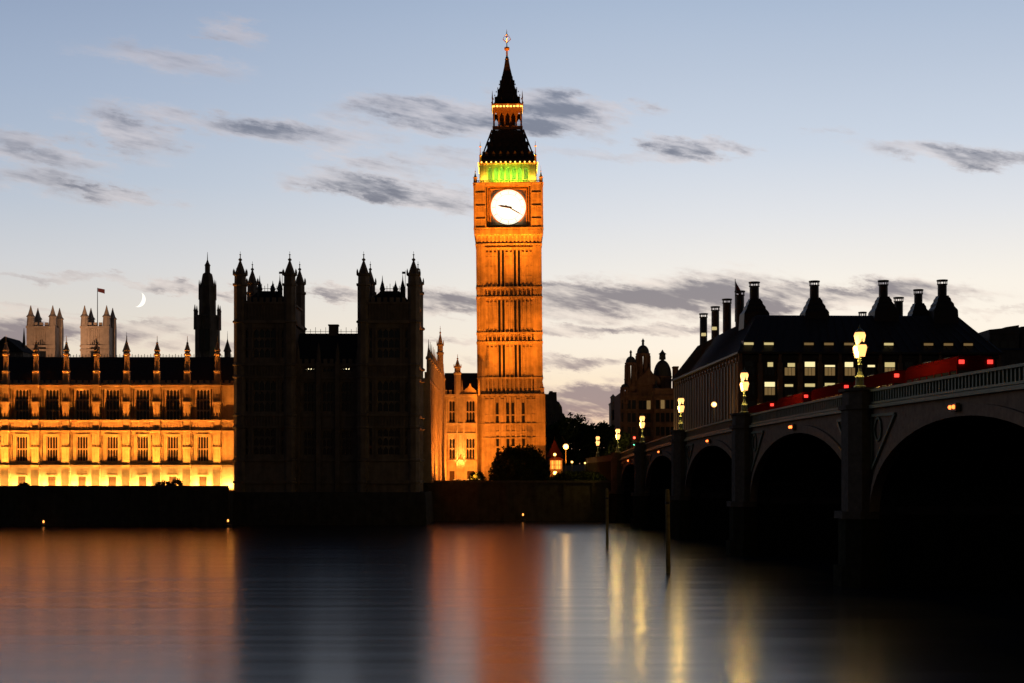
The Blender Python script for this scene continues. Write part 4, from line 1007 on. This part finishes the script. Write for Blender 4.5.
# ------------------------------------------------------------------ office block with tall chimneys (aligned with the bridge)
def office():
    # local frame: x east along the bridge, y north across; origin at south-east corner
    K = 84970 / F; Yc = 290.0
    ox, oy = PX(740, Yc), Yc
    t = thing('office_block', 'big dark office block with steep bronze roof and tall round chimneys', 'office block', (ox, oy, 0), BA)
    Lx, Ly = 84.0, 51.0; z0, ze, zr = 6.4, 30.9, 39.4
    w = MB(); w.box(-Lx + .5, -.5, .5, Ly - .5, z0, ze); 
    for zz in (11.2, 15.0, 18.8, 22.6, 26.4, 30.7): w.box(-Lx + .2, -.2, .2, Ly - .2, zz - .35, zz + .05)
    w.build('wall', BRONZE, t)
    # columns
    c = MB(); n = 24
    for i in range(n + 1):
        x = -Lx + Lx * i / n; c.box(x - .3, x + .3, -.1, .45, z0, ze - 1.5); c.box(x - .2, x + .2, -.06, .4, ze - 1.5, ze + .2)
    fn = MB()
    for i in range(n): x = -Lx + Lx * (i + .5) / n; fn.box(x - .35, x + .35, -.14, .3, z0, ze - 1.2)
    fn.build('bronze_fin', BRONZE, t)
    ne = 13
    for i in range(ne + 1):
        y = Ly * i / ne; c.box(-.45, .25, y - .45, y + .45, z0, ze - 1.5); c.box(-.4, .12, y - .25, y + .25, ze - 1.5, ze + .2)
    c.build('column', SANDC, t)
    # windows, each one its own part
    pitch = Ly / ne; lit = {(0, 4): 1, (1, 4): 0, (1, 3): 1, (2, 3): 1, (3, 3): 1, (4, 3): 1, (5, 3): 1, (6, 3): 1, (7, 3): 1, (10, 3): 1, (9, 3): 0, (1, 2): 1, (2, 2): 1, (3, 2): 1, (4, 2): 1, (5, 2): 1, (7, 2): 1, (8, 2): 1, (6, 2): 0,
                            (2, 1): 1, (8, 1): 1, (7, 1): 1, (9, 1): 1, (11, 3): 1}
    rows = [(15.6, 18.2), (19.4, 22.0), (23.2, 25.8), (27.0, 29.7)]
    for j in range(ne):
        for r_, (a, b) in enumerate(rows):
            y0, y1 = pitch * j + .95, pitch * (j + 1) - .95
            f = MB(); f.box(-.44, -.3, y0 - .08, y0, a, b); f.box(-.44, -.3, y1, y1 + .08, a, b); f.box(-.43, -.3, y0, y1, a + (b - a) * .58, a + (b - a) * .58 + .08)
            for q in (.33, .66): f.box(-.42, -.3, y0 + (y1 - y0) * q - .03, y0 + (y1 - y0) * q + .03, a, a + (b - a) * .58)
            fo = f.build('window', BRONZE, t)
            st = lit.get((j, r_ + 0), lit.get((j, r_), None))
            up, lo = (rnd.choice((LITW, LITW, LITMID, LITHOT)), LITDIM) if st == 1 else (LITDIM, GLASS) if st == 0 else (GLASS, GLASS)
            g = MB(); yq = y0 + (y1 - y0) * (rnd.choice((0, 0, 0, .3)) if st == 1 else 0); g.box(-.48, -.46, yq, y1 - (.35 if rnd.random() < .25 else 0), a + (b - a) * .62, b - .7 * (rnd.random() if st == 1 else 0)); g.build('upper_pane', up, fo)
            g = MB(); g.box(-.48, -.46, y0, y1, a, a + (b - a) * .56); g.build('lower_pane', lo if rnd.random() < .55 else GLASS, fo)
    pit = Lx / n
    for j in range(n):
        for r_, (a, b) in enumerate(rows):
            x0, x1 = -Lx + pit * j + .6, -Lx + pit * (j + 1) - .6
            g = MB(); g.box(x0, x1, .44, .46, a, b); g.build('pane', LITDIM if rnd.random() < .18 else GLASS, t)
    # mansard roof
    r = MB(); r.rectloft([(-Lx - .6, .6, -.6, Ly + .6, ze + .25), (-Lx - .6, .6, -.6, Ly + .6, ze + .6), (-Lx + 6, -9.5, 5, Ly - 5, zr), (-Lx + 6.5, -10, 5.5, Ly - 5.5, zr + .3)])
    for i in range(49): x = -Lx + 6 + (Lx - 16) * i / 48; r.bar((-Lx + Lx * i / 48, -.65, ze + .6), (x, 4.95, zr), .16)
    for i in range(27): y = 5 + (Ly - 10) * i / 26; r.bar((.65, Ly * i / 26, ze + .6), (-9.45, y, zr), .16)
    r.build('roof', BRONZE, t)
    # dormer lights at the corner and along the east slope
    for j, st in ((0, 1), (1, 1), (3, 0), (4, 0), (5, 0), (7, 1), (9, 0), (10, 0), (11, 0)):
        y0, y1 = pitch * j + .9, pitch * (j + 1) - 1.1; d = MB(); d.box(-2.8, -.55, y0 - .1, y1 + .1, ze + 2.6, ze + 2.8); d.box(-2.8, -.6, y0 - .1, y0, ze + .9, ze + 2.6); d.box(-2.8, -.6, y1, y1 + .1, ze + .9, ze + 2.6); fo = d.build('dormer', BRONZE, t)
        g = MB(); g.box(-1.0, -.9, y0, y1, ze + 2.05, ze + 2.5); g.build('pane', LITW if st else LITDIM, fo)
    # chimneys: px, top py, foot py, stepped base?, distance
    def chim(px, pt, pf, Y, stepped, wpx=9.5):
        Xw, zt_ = PX(px, Y), PZ(pt, Y); zf = PZ(pf, Y); lp = Matrix.Rotation(-BA, 4, 'Z') @ Vector((Xw - ox, Y - oy, 0)); x, y = lp.x, lp.y; r_ = wpx / 2 * Y / F
        m = MB(); m.lathe(x, y, [(r_, ze + 3), (r_ * .97, zt_ - 1.0), (r_ * 1.12, zt_ - .98), (r_ * 1.12, zt_ - .85), (r_ * .7, zt_ - .85)], 20)
        if stepped:
            m.rectloft([(x - r_ * ww, x + r_ * ww, y - r_ * ww, y + r_ * ww, zf + zz) for ww, zz in ((2.75, -5), (2.6, -1.9), (2.45, -1.6), (2.0, -1.0), (1.95, -.55), (1.5, .1), (1.45, .5), (1.12, 1.0), (1.1, 1.2))])
        o = m.build('chimney', BRONZE, t)
        c_ = MB(); 
        for q in range(6): a = q * math.pi / 3; c_.box(x + r_ * 1.0 * math.cos(a) - .07, x + r_ * 1.0 * math.cos(a) + .07, y + r_ * math.sin(a) - .07, y + r_ * math.sin(a) + .07, zt_ - .85, zt_ - .2)
        nn = 20; vs = []
        for q in range(nn):
            a = 2 * math.pi * q / nn
            for rr_, zz in ((r_ * 1.2, zt_ - .25), (r_ * 1.2, zt_), (r_ * .95, zt_), (r_ * .95, zt_ - .25)): vs.append((x + rr_ * math.cos(a), y + rr_ * math.sin(a), zz))
        fs = []
        for q in range(nn):
            for k in range(4): a = 4 * q + k; b = 4 * q + (k + 1) % 4; a2 = 4 * ((q + 1) % nn) + k; b2 = 4 * ((q + 1) % nn) + (k + 1) % 4; fs.append((a, a2, b2, b))
        c_.add(vs, fs); c_.build('chimney_ring', BRONZE, o)
        return o
    for px, pt, pf, Y, st, wp in ((703.5, 313.5, 333, 366, 0, 7.6), (715.3, 306.5, 328, 349, 0, 8), (727, 299, 321, 334, 0, 8.6), (739.8, 291, 312, 320, 0, 9), (754.3, 282, 305, 306, 1, 9.6),
                                  (814.3, 281, 304, 302, 1, 9.2), (862.5, 312, 320, 312, 0, 7), (883.3, 280.5, 303, 302, 1, 9.2), (898.6, 297.3, 320, 318, 0, 8.8), (918.3, 289.5, 309.5, 305, 1, 8.4), (942.2, 280, 302, 302, 1, 9.2)):
        chim(px, pt, pf, Y, st, wp)
    for px, py, Y in ((702.5, 335.5, 362), (713, 329.5, 346)):
        lp = Matrix.Rotation(-BA, 4, 'Z') @ Vector((PX(px, Y) - ox, Y - 2.2 - oy, 0)); g = MB(); zc = PZ(py, Y)
        g.rectloft([(lp.x - .5, lp.x + .5, lp.y - .5, lp.y + .5, zc - .3), (lp.x - .5, lp.x + .5, lp.y - .5, lp.y + .5, zc + .1), (lp.x - .1, lp.x + .1, lp.y - .5, lp.y + .5, zc + .4)]); g.build('roof_light', LITW, t)
    return t
office()
Yf = 322; fp = thing('flagpole', 'flagpole with limp flag on the office block roof beside its chimneys', 'flagpole', (PX(735.2, Yf), Yf, 40.6))
q = MB(); q.lathe(0, 0, [(.12, 0), (.08, PZ(279, Yf) - 40.6)], 6); q.build('pole', IRON, fp)
q = MB(); zt = PZ(280, Yf) - 40.6; vs = []
for i in range(9):
    x = .1 + i * .16; y = .25 * math.sin(i * .9); vs += [(x, y, zt - .2 - i * .32), (x, y, zt - 2.6 - i * .12)]
q.add(vs, [(2 * i, 2 * i + 2, 2 * i + 3, 2 * i + 1) for i in range(8)]); q.build('flag', FLAGM, fp)

# dark riverside blocks beyond the office block
for px0, px1, py, pyr, Y, lab in ((989.5, 1019, 329, 326, 318, 'dark flat-roofed block right of the office block gable'), (1021.5, 1090, 326, 324, 320, 'dark flat-roofed block at the right edge of the skyline')):
    t = thing('riverside_block', lab, 'building', (0, Y, 0)); m = MB(); xa, xb = PX(px0, Y), PX(px1, Y)
    m.polyxz([(xa, 6.4), (xb, 6.4), (xb, PZ(pyr - 1, Y)), (xa + (xb - xa) * .55, PZ(pyr + 1, Y)), (xa + (xb - xa) * .5, PZ(py - 1, Y)), (xa, PZ(py + .5, Y))], 0, 20); m.build('wall', DARKST, t)
    for k in range(3):
        w = MB(); x = xa + (xb - xa) * (.2 + .28 * k); w.box(x - .7, x + .7, -.05, -.005, PZ(352, Y), PZ(341, Y)); w.build('window', GLASS, t)
    c = MB(); c.box(xa - .15, xb + .15, -.2, -.004, PZ(py + 4, Y) - .2, PZ(py + 4, Y) + .2); c.build('cornice', DARKST, t)
t = thing('riverside_block', 'long low dark building behind the bridge parapet at far right', 'building', (0, 312, 0)); m = MB()
m.box(PX(984, 312), 150, 0, 18, 6.4, PZ(350, 312)); m.build('wall', DARKST, t)
for k in range(10):
    w = MB(); x = PX(990, 312) + k * 4.2; w.box(x, x + 1.6, -.06, -.005, PZ(372, 312), PZ(360, 312)); w.build('window', GLASS, t)
r = MB(); r.rectloft([(PX(984, 312) - .3, 150.3, -.3, 18.3, PZ(350, 312)), (PX(984, 312) + 2, 148, 3, 15, PZ(347, 312))]); r.build('roof', SLATE, t)

# ------------------------------------------------------------------ ornate domed building on the street
def ornate():
    Y = 392.0; z = lambda py: PZ(py, Y); u = Y / F; X = lambda px: PX(px, Y)
    t = thing('domed_building', 'ornate red brick building with domed corner turrets', 'building', (0, Y, 0))
    ang = Matrix.Rotation(0, 4, 'Z')
    m = MB(); m.box(X(621), X(639), 2, 26, 6.4, z(392)); m.box(X(636), X(660), 4, 40, 6.4, z(383)); m.box(X(655), X(684), 1, 30, 6.4, z(388)); m.box(X(684), X(720), 3, 30, 6.4, z(392))
    for py in (396, 410, 424, 438):
        m.box(X(620.5), X(639.4), 1.6, 1.99, z(py) - .3, z(py) + .3); m.box(X(639.5), X(654.8), 3.5, 3.99, z(py) - .3, z(py) + .3); m.box(X(654.6), X(690), .6, .99, z(py) - .3, z(py) + .3)
    gx = X(650); m.polyxz([(gx - 3.4, z(384)), (gx + 3.4, z(384)), (gx + 2.6, z(376)), (gx + 1.4, z(374)), (gx, z(366)), (gx - 1.4, z(374)), (gx - 2.6, z(376))], 3.4, 5)
    m.build('wall', REDBR, t)
    def dome(px, y, r, zb_, stages, top):
        # stages: open drum between py a and b, dome radius r*u
        q = MB(); x = X(px); a, b, d = stages
        q.lathe(x, y, [(r * 1.12 * u, 6.4), (r * 1.12 * u, z(a) - .4), (r * 1.3 * u, z(a) - .2), (r * 1.3 * u, z(a) + .1)], 8)
        for k in range(8):
            an = k * math.pi / 4 + math.pi / 8; q.lathe(x + r * u * math.cos(an), y + r * u * math.sin(an), [(r * u * .36, z(a)), (r * u * .3, z(b))], 6)
        q.lathe(x, y, [(r * 1.18 * u, z(b)), (r * 1.25 * u, z(b) + .6), (r * 1.02 * u, z(b) + .7)], 8)
        o = q.build('turret', REDBR, t)
        d_ = MB(); prof = [(r * 1.0 * u * math.cos(f), z(b) + .7 + (z(d) - z(b) - .7) * math.sin(f)) for f in [R(g) for g in range(0, 86, 12)]]
        d_.lathe(x, y, prof + [(.35 * r * u * .6, z(d)), (.3 * r * u * .6, z(d) + .9), (.5 * r * u * .6, z(d) + 1.0), (.1, z(d) + 1.6), (.04, z(top))], 16); d_.build('dome', LEAD, o, smooth=False)
    dome(645, 6, 6.3, 0, (372, 354, 343), 336); dome(645, 6, 7.6, 0, (384, 375, 372.5), 371)
    dome(632, 4, 5.2, 0, (385, 364, 355), 350); dome(626, 3, 4.2, 0, (402, 389, 383), 380)
    dome(657, 2.5, 3.2, 0, (396, 390, 386), 383)
    q = MB(); x = X(665.5); r_ = 9.3 * u; q.lathe(x, 8, [(r_, 6.4), (r_, z(376)), (r_ * 1.08, z(375.5)), (r_ * 1.08, z(374.5))], 12); o = q.build('turret', REDBR, t)
    q = MB(); q.lathe(x, 8, [(r_ * math.cos(R(g)), z(374.5) + (z(357.5) - z(374.5)) * math.sin(R(g))) for g in range(0, 84, 9)] + [(.9, z(357)), (.8, z(352)), (1.1, z(351.6)), (.5, z(349.8)), (.05, z(347))], 20); q.build('dome', LEAD, o)
    for j, py in enumerate((404, 417, 431, 445)):
        for px in (624, 629.5, 634.5, 642, 646, 650, 658, 663, 668, 673, 678, 688, 694, 700):
            y = 1.99 if px < 638 else 3.99 if px < 655 else .99 if px < 684 else 2.99
            if 638 < px < 641 or 652 < px < 657: continue
            w = MB(); w.box(X(px) - .5, X(px) + .5, y - .06, y - .005, z(py) - 1.2, z(py) + 1.1); w.build('window', LITDIM if rnd.random() < .08 else GLASS, t)
    # end turrets chimneys
    q = MB(); q.box(X(676), X(681), 6, 9, z(388), z(366)); q.box(X(675.6), X(681.4), 5.8, 9.2, z(366), z(364.6)); q.build('chimney', REDBR, t)
ornate()
# pale tower and dark block at the end of the street
Y = 440.0; t = thing('pale_tower', 'pale stone tower with small cupola left of the domed building', 'tower', (0, Y, 0)); z = lambda py: PZ(py, Y); X = lambda p: PX(p, Y)
m = MB(); m.box(X(611), X(622.5), 0, 9, 6.4, z(404)); m.box(X(610.5), X(623), -.3, 9.3, z(404), z(402.5)); m.box(X(614), X(622), 1.5, 8, z(402.5), z(398)); m.build('wall', PALE, t)
q = MB(); q.lathe(X(613.5), 2, [(.8, z(403)), (.75, z(398)), (1.0, z(397.6)), (.7, z(396)), (.3, z(394.8)), (.05, z(393.6))], 10); q.build('cupola', PALE, t)
for px in (614, 618.5):
    w = MB(); w.box(X(px) - .5, X(px) + .5, -.06, -.004, z(420), z(410)); w.build('window', GLASS, t)
Y = 430.0; t = thing('dark_block', 'dark stepped building just right of the clock tower', 'building', (0, Y, 0)); z = lambda py: PZ(py, Y); X = lambda p: PX(p, Y)
m = MB(); m.polyxz([(X(540), 6.4), (X(564.5), 6.4), (X(564.5), z(414)), (X(562.5), z(413)), (X(562), z(407)), (X(559), z(402)), (X(557), z(401)), (X(556.6), z(392)), (X(553), z(392)), (X(552.5), z(391)), (X(549.5), z(391)), (X(549), z(394)), (X(540), z(394))], 0, 12); m.build('wall', DARKST, t)
for i in range(3):
    for j in range(3):
        w = MB(); w.box(X(549 + i * 4.4), X(551 + i * 4.4), -.06, -.004, z(420 + j * 11), z(414 + j * 11)); w.build('window', GLASS, t)

# ------------------------------------------------------------------ trees
def crown_mesh(w, h, dpt, n, seed, z0=0.0, leaf=.45, lobes=9):
    r = random.Random(seed); mb = MB(); L_ = []
    for i in range(lobes):
        a = r.uniform(0, 6.28); f = r.uniform(.15, .62); zz = r.uniform(.06, .76) if z0 == 0 else r.uniform(.2, .82); k = (1 - abs(zz - .45) * .9)
        L_.append((w / 2 * f * math.cos(a) * k, dpt / 2 * f * math.sin(a) * k, z0 + h * zz, r.uniform(.16, .3)))
    for i in range(n):
        lx, ly, lz, lr = r.choice(L_); v = Vector((r.gauss(0, 1), r.gauss(0, 1), r.gauss(0, 1))).normalized() * (r.random() ** .4)
        p = Vector((lx + v.x * lr * w, ly + v.y * lr * dpt, lz + v.z * lr * h * .85))
        if p.z < z0: p.z = z0 + r.random() * .3
        a = Vector((r.uniform(-1, 1), r.uniform(-1, 1), r.uniform(-1, 1))).normalized(); b = a.orthogonal().normalized(); c = a.cross(b); s = leaf * r.uniform(.6, 1.3)
        mb.add([p - b * s, p + c * s * .5, p + b * s, p - c * s * .5], [(0, 1, 2, 3)])
    return mb
def dome_crown(w, h, dpt, n, seed, leaf):
    r = random.Random(seed); mb = MB()
    for i in range(n):
        a = r.uniform(0, 2 * math.pi); u = r.random(); el = math.asin(u); bump = .88 + .10 * math.sin(5 * a + seed) * math.cos(3 * el) + .07 * math.sin(11 * a + 7 * el)
        q = bump * r.uniform(.72, 1.0) * (1 if r.random() < .97 else 1.06)
        p = Vector((w / 2 * q * math.cos(a) * math.cos(el) ** .7, dpt / 2 * q * math.sin(a) * math.cos(el) ** .7, h * q * math.sin(el) + .15))
        d = Vector((r.uniform(-1, 1), r.uniform(-1, 1), r.uniform(-1, 1))).normalized(); b = d.orthogonal().normalized(); c = d.cross(b); s_ = leaf * r.uniform(.6, 1.4)
        mb.add([p - b * s_, p + c * s_ * .5, p + b * s_, p - c * s_ * .5], [(0, 1, 2, 3)])
    return mb
def tree(name, label, cat, x, y, zb, w, h, n, seed, group=None, trunk=True, leaf=.45, lobes=9):
    t = thing(name, label, cat, (x, y, zb), group=group)
    if trunk:
        k = MB(); r = random.Random(seed + 5); k.lathe(0, 0, [(w * .045, 0), (w * .03, h * .3), (w * .02, h * .6)], 8)
        for i in range(5): a = r.uniform(0, 6.28); k.bar((0, 0, h * (.2 + .06 * i)), (w * .28 * math.cos(a), w * .28 * math.sin(a), h * (.5 + .06 * i)), w * .018)
        k.build('trunk', BARK, t)
    (crown_mesh(w, h * .86, w * .8, n, seed, h * .16, leaf, lobes) if trunk else dome_crown(w, h, min(w, 9) * .9, n, seed, leaf)).build('crown', LEAF, t)
    return t
Y = 285; tree('round_bush', 'big rounded dark bush on the lawn before the clock tower', 'bush', PX(519.5, Y), Y, 6.4, 12.2, 7.2, 14000, 3, trunk=False, leaf=.3, lobes=26)
Y = 276; tree('small_bush', 'small dark bush at the foot of the short palace wing', 'bush', PX(477, Y), Y, 6.4, 3.4, 1.9, 1500, 8, trunk=False, leaf=.2)
tree('hedge', 'low dark hedge on the river wall between the clock tower and the bridge', 'hedge', PX(578, 256), 256, 6.4, 10.5, 1.9, 6000, 60, trunk=False, leaf=.22)
for i, (px, pt, w, Y, lab) in enumerate(((560, 421, 12, 400, 'dark street tree just right of the clock tower'), (574, 416, 15, 392, 'tallest dark street tree, at the end of the street'), (585, 424, 10, 402, 'dark street tree right of the tallest one'),
                                         (598, 421, 12, 396, 'dark street tree left of the pale tower'), (609, 422, 10, 405, 'dark street tree in front of the pale tower'), (618, 428, 10, 380, 'dark street tree under the domed building'))):
    tree('street_tree', lab, 'tree', PX(px, Y), Y, 6.4, w, PZ(pt, Y) - 6.4, 3200, 20 + i, 'dark trees at the end of the street', leaf=.5)
Y = 229; tree('terrace_shrub', 'low wide dark shrub on the terrace wall, left of the rounder one', 'shrub', PX(164, Y), Y, 5.2, 3.4, 1.6, 900, 40, trunk=False, leaf=.16)
tree('terrace_shrub', 'taller rounded dark shrub on the terrace in front of a lit door', 'shrub', PX(177, Y), Y, 5.2, 2.2, 2.0, 900, 41, trunk=False, leaf=.16)
tree('terrace_shrub', 'low dark shrub on the terrace nearest the left edge', 'shrub', PX(24, Y), Y, 5.2, 2.2, 1.3, 700, 42, trunk=False, leaf=.16)

# ------------------------------------------------------------------ street end: kiosk, tent, lamps, signal
Y = 300.0; X = lambda p: PX(p, Y); z = lambda py: PZ(py, Y)
t = thing('kiosk', 'small glowing orange kiosk at the foot of the clock tower', 'kiosk', (X(556), Y, 6.4))
m = MB(); hw = 6.2 * Y / F; m.box(-hw, hw, .3, 2.6, 0, z(460) - 6.4); m.box(-hw, -hw + .15, -.1, .29, 0, z(460) - 6.4); m.box(hw - .15, hw, -.1, .29, 0, z(460) - 6.4); m.build('frame', SANDC, t)
q = MB(); q.box(-hw + .17, hw - .17, .18, .28, z(469) - 6.4, z(460.5) - 6.4); q.build('lit_front', KIOSKL, t)
q = MB(); 
for k in range(5): x = -hw + .3 + k * (2 * hw - .6) / 4; q.box(x - .05, x + .05, .12, .17, z(469) - 6.4, z(460.5) - 6.4)
q.box(-hw + .17, hw - .17, .11, .17, z(465) - 6.4 - .05, z(465) - 6.4 + .05); q.build('glazing_bars', SANDC, t)
q = MB(); q.rectloft([(-hw - .3, hw + .3, -.4, 2.9, z(460) - 6.4), (-hw * .6, hw * .6, .5, 2.0, z(457) - 6.4)]); q.build('roof', CANVAS, t)
Y = 312.0; t = thing('pointed_tent', 'red pointed tent roof behind the small orange kiosk', 'tent', (PX(554.5, Y), Y, 6.4)); z = lambda py: PZ(py, Y)
q = MB(); hw = 8.5 * Y / F; q.lathe(0, 0, [(hw * 1.3, z(457) - 6.4), (hw * 1.25, z(455) - 6.4), (hw * .55, z(447) - 6.4), (.1, z(440) - 6.4)], 4); q.build('canopy', CANVAS, t)
q = MB(); q.lathe(0, 0, [(.08, 0), (.06, z(436) - 6.4)], 6)
for sx in (-1, 1): q.lathe(sx * hw * .9, -hw * .9, [(.07, 0), (.07, z(457) - 6.4)], 6)
q.build('pole', IRON, t); point((PX(556, 298), 297.5, 9.5), 90, ORANGE, .2)
def lamp_post(px, py, Y, label, e=350, ground=6.4, r=.34, group='single-globe lamps at the street end'):
    t = thing('street_lamp', label, 'street lamp', (PX(px, Y), Y, ground), group=group); h = PZ(py, Y) - ground
    c = MB(); c.lathe(0, 0, [(.22, 0), (.2, .6), (.1, .7), (.07, h - r)], 8); c.build('post', IRON, t)
    g = MB(); g.lathe(0, 0, [(r * math.cos(R(a)), h + r * math.sin(R(a))) for a in range(-90, 91, 15)], 14); gl = g.build('globe', LAMPG if e > 200 else SODIUM, t)
    k = MB(); k.lathe(0, 0, [(r * .6, h + r * .9), (r * .3, h + r * 1.25), (.03, h + r * 1.5)], 8); k.build('cap', IRON, gl)
    point((PX(px, Y), Y - r - .3, PZ(py, Y)), e, (1, .6, .2), .3); return t
lamp_post(565.8, 446.5, 290, 'single-globe lamp right of the glowing kiosk, left of the dark trees', 350, r=.55)
lamp_post(554.8, 454.5, 298.2, 'small amber globe lamp directly above the glowing kiosk', 60, r=.3)
lamp_post(555, 473, 296, 'low amber globe lamp directly below the glowing kiosk front', 90, r=.4)
lamp_post(714, 404.5, 296, 'tall single-globe lamp before the office block columned side', 300, ground=10.0, r=.55)
lamp_post(652, 454, 366, 'single-globe lamp on the street below the domed building, mostly behind the bridge parapet', 3000, ground=8.0, r=.4)
lamp_post(629, 459, 372, 'single-globe lamp on the street below the pale tower, mostly behind the bridge parapet', 1000, ground=8.0, r=.4)
lamp_post(672, 447, 372, 'single-globe lamp on the street beside the office block far corner', 1200, ground=8.0, r=.4)
lamp_post(572, 462, 300, 'dim low amber globe lamp by the dark trees', 40, r=.22); lamp_post(585, 463, 305, 'dimmest low amber globe lamp, under the dark trees', 30, r=.18)
Y = 256.0; t = thing('traffic_signal', 'traffic signal showing red and green beside the bridge end', 'traffic light', (PX(634.3, Y), Y, 10.3)); zz = PZ(441, Y) - 10.3
q = MB(); q.lathe(0, 0, [(.07, 0), (.06, zz)], 8); q.build('post', IRON, t)
q = MB(); q.box(-.22, .22, -.05, .25, zz - 1.0, zz + 1.0); q.build('housing', IRON, t)
for dzz, m_, nm in ((.55, REDG, 'red_lens'), (-.55, TEALG, 'green_lens')):
    g = MB(Matrix.Translation((0, -.05, zz + dzz)) @ Matrix.Rotation(R(90), 4, 'X')); g.lathe(0, 0, [(.2, 0), (.18, .08), (.08, .14)], 14); g.build(nm, m_, t)

# ------------------------------------------------------------------ in the river
def pile(px, pb, pt, w, label, lean):
    Y = CAMZ * F / (pb - HOR); t = thing('mooring_pile', label, 'mooring pile', (PX(px, Y), Y, 0)); h = PZ(pt, Y)
    q = MB(); q.lathe(0, 0, [(w * .5, -1), (w * .52, .4), (w * .48, 1.5), (w * .5, h - .6), (w * .45, h - .08), (w * .3, h)], 10); q.build('shaft', TIMBER, t)
    b = MB(); b.lathe(0, 0, [(w * .51, h - 1.15), (w * .56, h - 1.12), (w * .56, h - 1.0), (w * .51, h - .97)], 10); b.build('iron_band', IRON, t); t.rotation_euler = (0, R(lean), 0)
pile(607.3, 548, 488, .32, 'thin wooden mooring pile in the water, the farther and shorter-looking one', -.3); pile(668.3, 573, 489, .36, 'thick wooden mooring pile in the water, the nearer one', -.6)
for px, py, Y, lab in ((43.5, 521.5, 223, 'small orange river beacon below the left part of the terrace'), (228, 520.5, 221, 'small orange river beacon just left of the dark pavilion'), (523, 514.5, 247, 'small orange river beacon below the bush and clock tower')):
    t = thing('river_beacon', lab, 'beacon', (PX(px, Y), Y, 0), group='orange beacons along the river wall'); h = PZ(py, Y)
    q = MB(); q.lathe(0, 0, [(.55, -.5), (.5, .35), (.16, .45), (.12, h - .25)], 10); q.build('post', IRON, t)
    g = MB(); g.lathe(0, 0, [(.1, h - .2), (.14, h - .05), (.12, h + .1), (.04, h + .18)], 10); g.build('lamp', ORANGEG, t)
